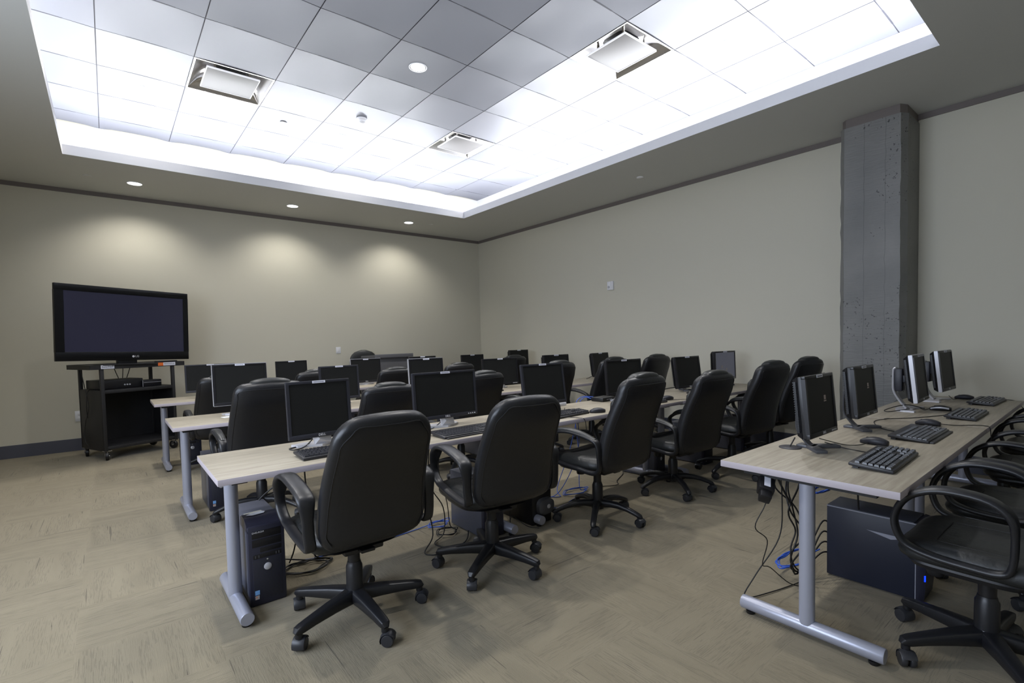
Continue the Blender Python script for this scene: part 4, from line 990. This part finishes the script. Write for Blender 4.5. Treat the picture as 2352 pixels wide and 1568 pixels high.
bm = BM(); box(bm, -0.09, 0.09, 0.0, 0.06, -th-0.045, -th+0.05, 0.004); box(bm, -0.26, 0.26, -0.09, 0.16, -th-0.052, -th-0.036, 0.004); obj('pedestal', bm, M_black, tv)
bm = BM(); lathe(bm, [(0.012, 0), (0.012, 0.002), (0.001, 0.002)], 20, Matrix.Translation((0.045, -0.0205, -th+0.042)) @ Matrix.Rotation(PI/2, 4, 'X')); obj('badge', bm, M_logo, tv)
text('maker_mark', 'LG', 0.030, (0.082, -0.0212, -th+0.042), (PI/2, 0, 0), M_logo, tv)
bm = BM(); box(bm, -0.11, 0.11, -0.03, 0.03, 0, 0.018, 0.004); tag(obj('soundbar_remote', bm, M_black, loc=(0.52, 7.24, 1.0305), rot=(0, 0, YAWC)), 'low black box lying on the cart shelf under the television corner', 'media box')
# players on the middle shelf
def on_cart(x, y, z): return cart.matrix_basis @ Vector((x, y, z)) if False else Vector((0.160+x*math.cos(YAWC)-y*math.sin(YAWC), 7.318+x*math.sin(YAWC)+y*math.cos(YAWC), z))
r = empty('video_player', on_cart(-0.12, 0.02, 0.758), YAWC); tag(r, 'wide black video player on the middle shelf of the cart', 'video player')
bm = BM(); box(bm, -0.21, 0.21, -0.15, 0.15, 0.004, 0.10, 0.004); obj('case', bm, M_black, r)
bm = BM()
for i in range(3): lathe(bm, [(0.009, 0), (0.008, 0.006), (0.001, 0.006)], 14, Matrix.Translation((0.03+i*0.024, -0.15, 0.04)) @ Matrix.Rotation(PI/2, 4, 'X'))
obj('jack', bm, M_silver, r)
r = empty('adapter_box', on_cart(0.17, -0.10, 0.758), YAWC+0.05); tag(r, 'small black switch box with silver trim beside the video player', 'switch box')
bm = BM(); box(bm, -0.10, 0.10, -0.06, 0.06, 0, 0.075, 0.006); obj('case', bm, M_tdark, r)
bm = BM(); box(bm, -0.09, 0.095, -0.0615, -0.0595, 0.045, 0.049); box(bm, -0.101, -0.098, -0.06, -0.055, 0.0, 0.075); obj('trim', bm, M_silver, r, smooth=False)

# ------------------------------------------------------------------ lectern
r = empty('lectern', (3.17, 6.93, 0), 0.02); tag(r, 'grey lectern with overhanging sloped top by the back wall', 'lectern')
bm = BM(); box(bm, -0.25, 0.25, -0.18, 0.2, 0, 0.985, 0.004); obj('body', bm, M_lect, r)
bm = BM(); rg = [[bm.verts.new(p) for p in ((x, -0.22, 0.99), (x, 0.24, 0.985), (x, 0.24, 1.01), (x, -0.22, 1.03))] for x in (-0.30, 0.30)]; ringfaces(bm, rg); obj('top', bm, M_lect, r, smooth=False)
bm = BM(); box(bm, -0.30, 0.30, -0.232, -0.21, 0.985, 1.035, 0.003); obj('front_lip', bm, M_lect, r)
bm = BM(); rg = [[bm.verts.new(p) for p in ((x, y, z) for x, z in ((-0.25, 0.0), (-0.33, 0.0), (-0.36, 0.90), (-0.28, 1.0), (-0.25, 1.0)))] for y in (0.14, 0.17)]; ringfaces(bm, rg); obj('side_wing', bm, M_lect, r, smooth=False)

# ------------------------------------------------------------------ small things on the tables
r = empty('network_switch', (3.245, 2.835, TZ), 0.1); tag(r, 'small black network box with lights on the nearest row', 'network switch')
bm = BM(); box(bm, -0.09, 0.09, -0.06, 0.06, 0.002, 0.032, 0.003); obj('case', bm, M_black, r)
bm = BM()
for i in range(4): box(bm, -0.03+i*0.02, -0.022+i*0.02, -0.0612, -0.0595, 0.014, 0.019)
obj('port_light', bm, M_logo, r, smooth=False)
bm = BM(); box(bm, -0.05, 0.05, -0.02, 0.02, 0, 0.016, 0.003); tag(obj('power_adapter', bm, M_black, loc=(3.13, R2+0.13, TZ), rot=(0, 0, 0.1)), 'small black adapter lying on the middle row', 'adapter')
bm = BM(); box(bm, -0.05, 0.05, -0.035, 0.035, 0, 0.002); tag(obj('paper_card', bm, M_paper, loc=(0.69, R2+0.30, TZ), rot=(0, 0, 0.2), smooth=False), 'white card lying on the free end of the middle row', 'paper')
r = empty('keyboard', (2.28, R2+0.14, TZ)); tag(r, 'cream coloured keyboard glimpsed on the middle row', 'keyboard')
bm = BM(); box(bm, -0.21, 0.21, -0.075, 0.075, 0, 0.02, 0.003); obj('case', bm, M_paper, r)
bm = BM()
for i in range(18):
    for j in range(5): box(bm, -0.2+i*0.0225, -0.182+i*0.0225, -0.065+j*0.026, -0.045+j*0.026, 0.02, 0.027)
obj('key_bed', bm, M_beige, r, smooth=False)
# flat round cable rest by the nearest foreground monitor
r = empty('webcam_stand', (2.476, 1.005, TZ)); tag(r, 'flat black round stand with thin upright behind the nearest foreground monitor', 'stand')
bm = BM(); lathe(bm, [(0.048, 0), (0.048, 0.003), (0.04, 0.006), (0.001, 0.006)], 30); obj('disc', bm, M_bezel, r)
bm = BM(); tube(bm, [(0.0, 0, 0.006), (0.03, -0.01, 0.045)], 0.003, 8); obj('upright', bm, M_black, r)

def cable(pts, r_, m_, lab, sub=6, cat='cable', name='power_cable', group=None):
    bm = BM(); tube(bm, smoothpath(pts, sub), r_, 7); o_ = obj(name, bm, m_, deg=80); tag(o_, lab, cat, group); return o_
def coil(cx, cy, z, rx, ry, n, jit=0.25, ph=0.0):
    out = []
    for i in range(n*8):
        a = ph+2*PI*i/8; kx = 1+jit*math.sin(i*1.7+ph); ky = 1+jit*math.cos(i*2.3+ph)
        out.append((cx+rx*kx*math.cos(a), cy+ry*ky*math.sin(a), z+0.004*(i % 3)))
    return out
FZ = 0.006
CAB = 'loose cables under and on the tables'
cable([(2.08, 0.93, 0.60), (2.10, 0.95, 0.50), (2.07, 0.98, 0.40), (2.16, 0.97, 0.32), (2.18, 1.0, 0.20), (2.30, 1.02, 0.14), (2.4, 0.98, 0.05), (2.5, 0.95, FZ)], 0.0022, M_cable, 'thin twisted black cord hanging from the adapter under the foreground desk', group=CAB)
cable([(2.30, 0.98, TZ-0.03), (2.33, 0.98, 0.45), (2.32, 0.99, 0.28), (2.22, 1.05, 0.12), (2.18, 1.08, 0.02), (2.35, 1.03, FZ), (2.55, 0.98, FZ)], 0.0028, M_cable, 'black cord dropping beside the silver leg to the carpet', group=CAB)
for i_, (a_, b_) in enumerate(((0.0, 0.0), (0.03, 0.02), (-0.03, 0.05), (0.05, -0.03))):
    cable([(2.50+a_, 0.99, TZ-0.03), (2.44+a_, 1.0+b_, 0.50), (2.47-a_, 0.99, 0.38), (2.50+a_, 0.98-b_, 0.25), (2.47, 1.0, 0.13+a_), (2.55+b_, 0.99, 0.05), (2.72, 0.96, 0.10+0.05*i_), (2.77, 0.937, 0.10+0.05*i_)], 0.004, M_cable, ('thick black cable of the bundle behind the navy tower, leftmost', 'thick black cable of the bundle behind the navy tower, front strand', 'thick black cable of the bundle behind the navy tower, wavy strand', 'thick black cable of the bundle behind the navy tower, nearest the tower')[i_], group=CAB)
cable(coil(2.66, 1.06, 0.06, 0.13, 0.05, 3)+[(2.62, 1.0, 0.10), (2.70, 0.955, 0.13)], 0.0035, M_blue, 'coiled blue network cable on the carpet behind the navy tower', name='network_cable', group=CAB)
cable([(2.30, 1.02, TZ-0.03), (2.36, 1.0, 0.52), (2.42, 0.98, 0.42)], 0.005, M_cable, 'short thick black cable under the foreground desk top', group=CAB)
cable([(2.72, 0.80, TZ-0.03), (2.72, 0.80, 0.50), (2.74, 0.80, 0.361)], 0.004, M_cable, 'straight black cable dropping onto the navy tower', group=CAB)
cable(coil(3.02, 1.06, 0.34, 0.09, 0.03, 4, 0.15, 1.0), 0.0035, M_blue, 'tight loops of blue network cable under the foreground desk', name='network_cable', group=CAB)
r = empty('power_brick', (2.06, 0.93, 0.588)); tag(r, 'black adapter with white sticker hung under the foreground desk edge', 'adapter'); r.rotation_euler = (0.3, -0.5, 0.4)
bm = BM(); box(bm, -0.035, 0.035, -0.03, 0.03, -0.025, 0.02, 0.005); box(bm, -0.07, -0.03, -0.022, 0.022, -0.03, 0.012, 0.006); obj('body', bm, M_black, r)
bm = BM(); box(bm, -0.02, 0.03, -0.012, 0.012, 0.0195, 0.021); obj('sticker', bm, M_label, r, smooth=False)
bm = BM(); lathe(bm, [(0.02, 0), (0.022, 0.004), (0.022, 0.016), (0.019, 0.02)], 20); tag(obj('desk_grommet', bm, M_black, loc=(2.72, 0.70, TZ-0.05)), 'round black knob under the foreground desk top', 'grommet')
# cables on the foreground desk
D4 = TZ+0.003
cable([(2.62, 0.93, D4+0.03), (2.70, 0.85, D4), (2.74, 0.80, D4), (2.80, 0.775, D4+0.006)], 0.002, M_cable, 'thin mouse cord on the foreground desk by the nearest monitor', name='mouse_cable', group=CAB)
cable([(2.60, 0.90, D4+0.02), (2.62, 0.82, D4), (2.60, 0.75, D4), (2.56, 0.705, D4+0.006)], 0.0022, M_cable, 'thin keyboard cord on the foreground desk by the nearest monitor', name='keyboard_cable', group=CAB)
cable([(3.2, 0.76, D4+0.004), (3.30, 0.86, D4), (3.52, 0.95, D4), (3.62, 0.90, D4+0.01), (3.66, 0.93, D4), (3.82, 0.82, D4), (4.05, 0.72, D4), (4.12, 0.70, D4+0.008)], 0.0024, M_cable, 'looping keyboard cord across the middle of the foreground desk', name='keyboard_cable', group=CAB)
cable([(3.63, 0.66, D4+0.004), (3.66, 0.60, D4), (3.72, 0.54, D4), (3.74, 0.49, D4), (3.742, 0.468, TZ-0.01), (3.74, 0.462, TZ-0.10)], 0.0022, M_cable, 'mouse cord running over the front edge of the foreground desk', name='mouse_cable', group=CAB)
cable([(4.15, 0.92, D4+0.01), (4.0, 1.0, D4), (4.1, 1.04, D4), (4.2, 0.95, D4+0.03), (4.3, 0.87, D4)], 0.003, M_cable, 'black cable lying behind the third foreground monitor', group=CAB)
cable([(4.2, 0.88, D4+0.02), (4.24, 0.86, D4), (4.29, 0.838, D4+0.006)], 0.002, M_cable, 'short mouse cord by the silver banded mouse', name='mouse_cable', group=CAB)
cable([(4.98, 0.86, D4+0.03), (5.02, 0.84, D4), (5.10, 0.83, D4), (5.11, 0.845, D4+0.006)], 0.002, M_cable, 'mouse cord at the far end of the foreground desk', name='mouse_cable', group=CAB)
cable([(5.08, 0.68, D4+0.01), (5.15, 0.62, D4), (5.205, 0.54, D4), (5.225, 0.50, TZ-0.02), (5.24, 0.44, TZ-0.12)], 0.0022, M_cable, 'keyboard cord hanging over the far end of the foreground desk', name='keyboard_cable', group=CAB)
# cables of the nearest row
cable([(0.90, 2.80, D4+0.10), (0.83, 2.78, D4+0.03), (0.77, 2.72, D4+0.004), (0.71, 2.69, D4), (0.70, 2.74, D4), (0.76, 2.76, D4), (0.82, 2.73, D4), (0.90, 2.75, D4+0.01)], 0.0035, M_cable, 'black monitor cable looped on the table at the free end of the nearest row', group=CAB)
cable([(1.66, 2.78, D4+0.05), (1.55, 2.74, D4), (1.47, 2.68, D4+0.004), (1.42, 2.66, D4)], 0.003, M_cable, 'black cable beside the stand of the wide monitor', group=CAB)
cable([(2.45, 2.58, D4), (2.52, 2.52, D4), (2.56, 2.48, D4+0.01)], 0.002, M_cable, 'keyboard cord curving behind the middle keyboard of the nearest row', name='keyboard_cable', group=CAB)
cable([(2.66, 2.43, D4+0.004), (2.60, 2.50, D4), (2.58, 2.62, D4), (2.70, 2.75, D4)], 0.002, M_cable, 'mouse cord on the nearest row', name='mouse_cable', group=CAB)
cable([(2.33, 2.42, D4+0.01), (2.42, 2.345, D4), (2.46, 2.318, TZ-0.01), (2.47, 2.31, TZ-0.08)], 0.0024, M_cable, 'cord dropping over the front edge of the nearest row beside the second chair', group=CAB)
cable([(3.52, 2.44, D4), (3.66, 2.40, D4), (3.74, 2.34, D4), (3.75, 2.317, TZ-0.01), (3.745, 2.31, TZ-0.12)], 0.0022, M_cable, 'mouse cord hanging over the edge between the tall chairs', name='mouse_cable', group=CAB)
cable([(3.14, 2.88, D4+0.02), (3.12, 2.93, D4+0.03), (3.06, 2.93, D4), (3.05, 2.935, TZ-0.05), (2.9, 2.9, 0.3), (2.7, 2.85, 0.03), (2.6, 2.72, FZ), (2.5, 2.9, FZ)], 0.003, M_blue, 'blue network cable from the network box down to the carpet', name='network_cable', group=CAB)
cable([(3.18, 2.89, D4+0.03), (3.10, 2.94, D4+0.035), (3.02, 2.935, D4), (3.0, 2.935, TZ-0.1), (2.95, 2.85, 0.25), (2.85, 2.75, 0.02)]+coil(2.78, 2.72, 0.01, 0.11, 0.06, 2)+[(2.6, 2.6, FZ), (2.45, 2.55, FZ), (2.33, 2.62, FZ)], 0.003, M_blue, 'blue network cable coiled on the carpet behind the third chair', name='network_cable', group=CAB)
cable([(2.84, 2.76, TZ-0.05), (2.8, 2.7, 0.4), (2.74, 2.72, 0.2), (2.6, 2.75, 0.02), (2.45, 2.8, FZ), (2.35, 2.75, FZ)], 0.003, M_blue, 'blue network cable curving towards the badge panel tower', name='network_cable', group=CAB)
cable([(0.70, 2.80, TZ-0.04), (0.71, 2.82, 0.5), (0.76, 2.84, 0.3), (0.74, 2.88, 0.1), (0.72, 2.92, FZ)], 0.004, M_cable, 'black cable dropping beside the first tower', group=CAB)
cable([(0.86, 2.80, TZ-0.04), (0.74, 2.86, 0.52), (0.62, 2.92, 0.42), (0.56, 2.93, 0.36)], 0.004, M_cable, 'black cable crossing to the back of the first tower', group=CAB)
cable([(0.78, 2.78, TZ-0.04), (0.80, 2.84, 0.45), (0.84, 2.86, 0.25), (0.83, 2.85, 0.05), (0.9, 2.84, FZ)], 0.004, M_cable, 'black cable falling behind the arm of the nearest chair', group=CAB)
cable([(0.62, 2.95, 0.05)]+coil(0.78, 2.80, 0.008, 0.11, 0.075, 3)+[(0.85, 2.9, FZ), (1.0, 2.85, FZ), (1.2, 2.9, FZ)], 0.0035, M_cable, 'coil of black cables on the carpet beside the first tower', group=CAB)
cable([(0.63, 2.93, 0.06), (0.80, 2.90, FZ), (1.0, 2.88, FZ), (1.25, 2.86, FZ), (1.5, 2.88, FZ), (1.7, 2.86, 0.03)]+coil(1.62, 2.84, 0.012, 0.06, 0.05, 2, 0.3), 0.003, M_blue, 'blue network cable running along the carpet between the first two towers', name='network_cable', group=CAB)
cable([(1.35, 2.75, TZ-0.05), (1.36, 2.70, 0.4), (1.44, 2.66, 0.2), (1.45, 2.62, 0.05), (1.34, 2.52, FZ), (1.42, 2.45, FZ), (1.6, 2.5, FZ), (1.69, 2.6, 0.02)], 0.0038, M_cable, 'black cable looping to the carpet beside the second tower', group=CAB)
cable([(1.52, 2.75, TZ-0.05), (1.48, 2.70, 0.35), (1.56, 2.68, 0.18), (1.55, 2.66, 0.03), (1.45, 2.6, FZ), (1.5, 2.48, FZ), (1.66, 2.42, FZ), (1.78, 2.40, FZ)], 0.0035, M_cable, 'black cable trailing in front of the second tower', group=CAB)
cable([(1.60, 2.75, TZ-0.05), (1.56, 2.72, 0.4), (1.60, 2.70, 0.2), (1.63, 2.72, 0.04)]+coil(1.60, 2.70, 0.01, 0.06, 0.06, 2), 0.003, M_cable, 'black cable piled behind the second tower', group=CAB)
cable([(2.02, 2.65, 0.5), (2.0, 2.55, 0.3), (1.93, 2.48, 0.12), (1.90, 2.44, FZ)], 0.0025, M_cable, 'thin cord hanging between two silver table feet', group=CAB)
cable([(1.90, 2.44, FZ), (1.96, 2.5, 0.07), (2.02, 2.42, 0.015), (2.07, 2.36, FZ)], 0.0025, M_cable, 'thin cord end lying on the carpet between two silver table feet', group=CAB)
cable([(3.0, 2.70, FZ), (3.15, 2.62, FZ), (3.25, 2.70, FZ), (3.45, 2.8, FZ), (3.5, 2.85, 0.04)], 0.003, M_cable, 'black cord on the carpet leading to the middle tower', group=CAB)
cable([(5.0, R2+0.46, D4+0.05), (4.9, R2+0.5, D4), (4.82, R2+0.46, D4), (4.78, R2+0.42, D4)], 0.004, M_cable, 'black plug lead lying at the wall end of the middle row', group=CAB)
cable([(4.30, R1+0.49, D4+0.03), (4.15, R1+0.52, D4+0.02), (4.0, R1+0.46, D4), (3.93, R1+0.42, D4)], 0.004, M_cable, 'black monitor lead curving over the nearest row beside the tall chair', group=CAB)
# cables of the television
cable([on_cart(-0.42, 0.05, 1.02), on_cart(-0.40, 0.02, 0.8), on_cart(-0.38, 0.0, 0.6), on_cart(-0.385, 0.03, 0.48), on_cart(-0.375, 0.1, 0.42), on_cart(-0.38, 0.14, 0.25), on_cart(-0.375, 0.1, 0.15), on_cart(-0.34, 0.0, 0.10)], 0.004, M_cable, 'black cable hanging down the side of the television cart', group=CAB)
cable([on_cart(-0.37, 0.0, 0.76), on_cart(-0.40, -0.02, 0.70), on_cart(-0.40, 0.0, 0.55), on_cart(-0.375, 0.05, 0.45)], 0.004, M_cable, 'second black cable against the side of the television cart', group=CAB)
for i_, (x, dx) in enumerate(((-0.10, 0.05), (0.0, -0.01), (0.08, -0.05))):
    cable([on_cart(x, 0.1, 1.02), on_cart(x+dx*0.4, 0.1, 0.95), on_cart(x+dx, 0.1, 0.86)], 0.004, M_cable, ('black cable behind the cart posts, nearest the handwritten label', 'middle black cable between television and video player', 'black cable between television and switch box')[i_], group=CAB)
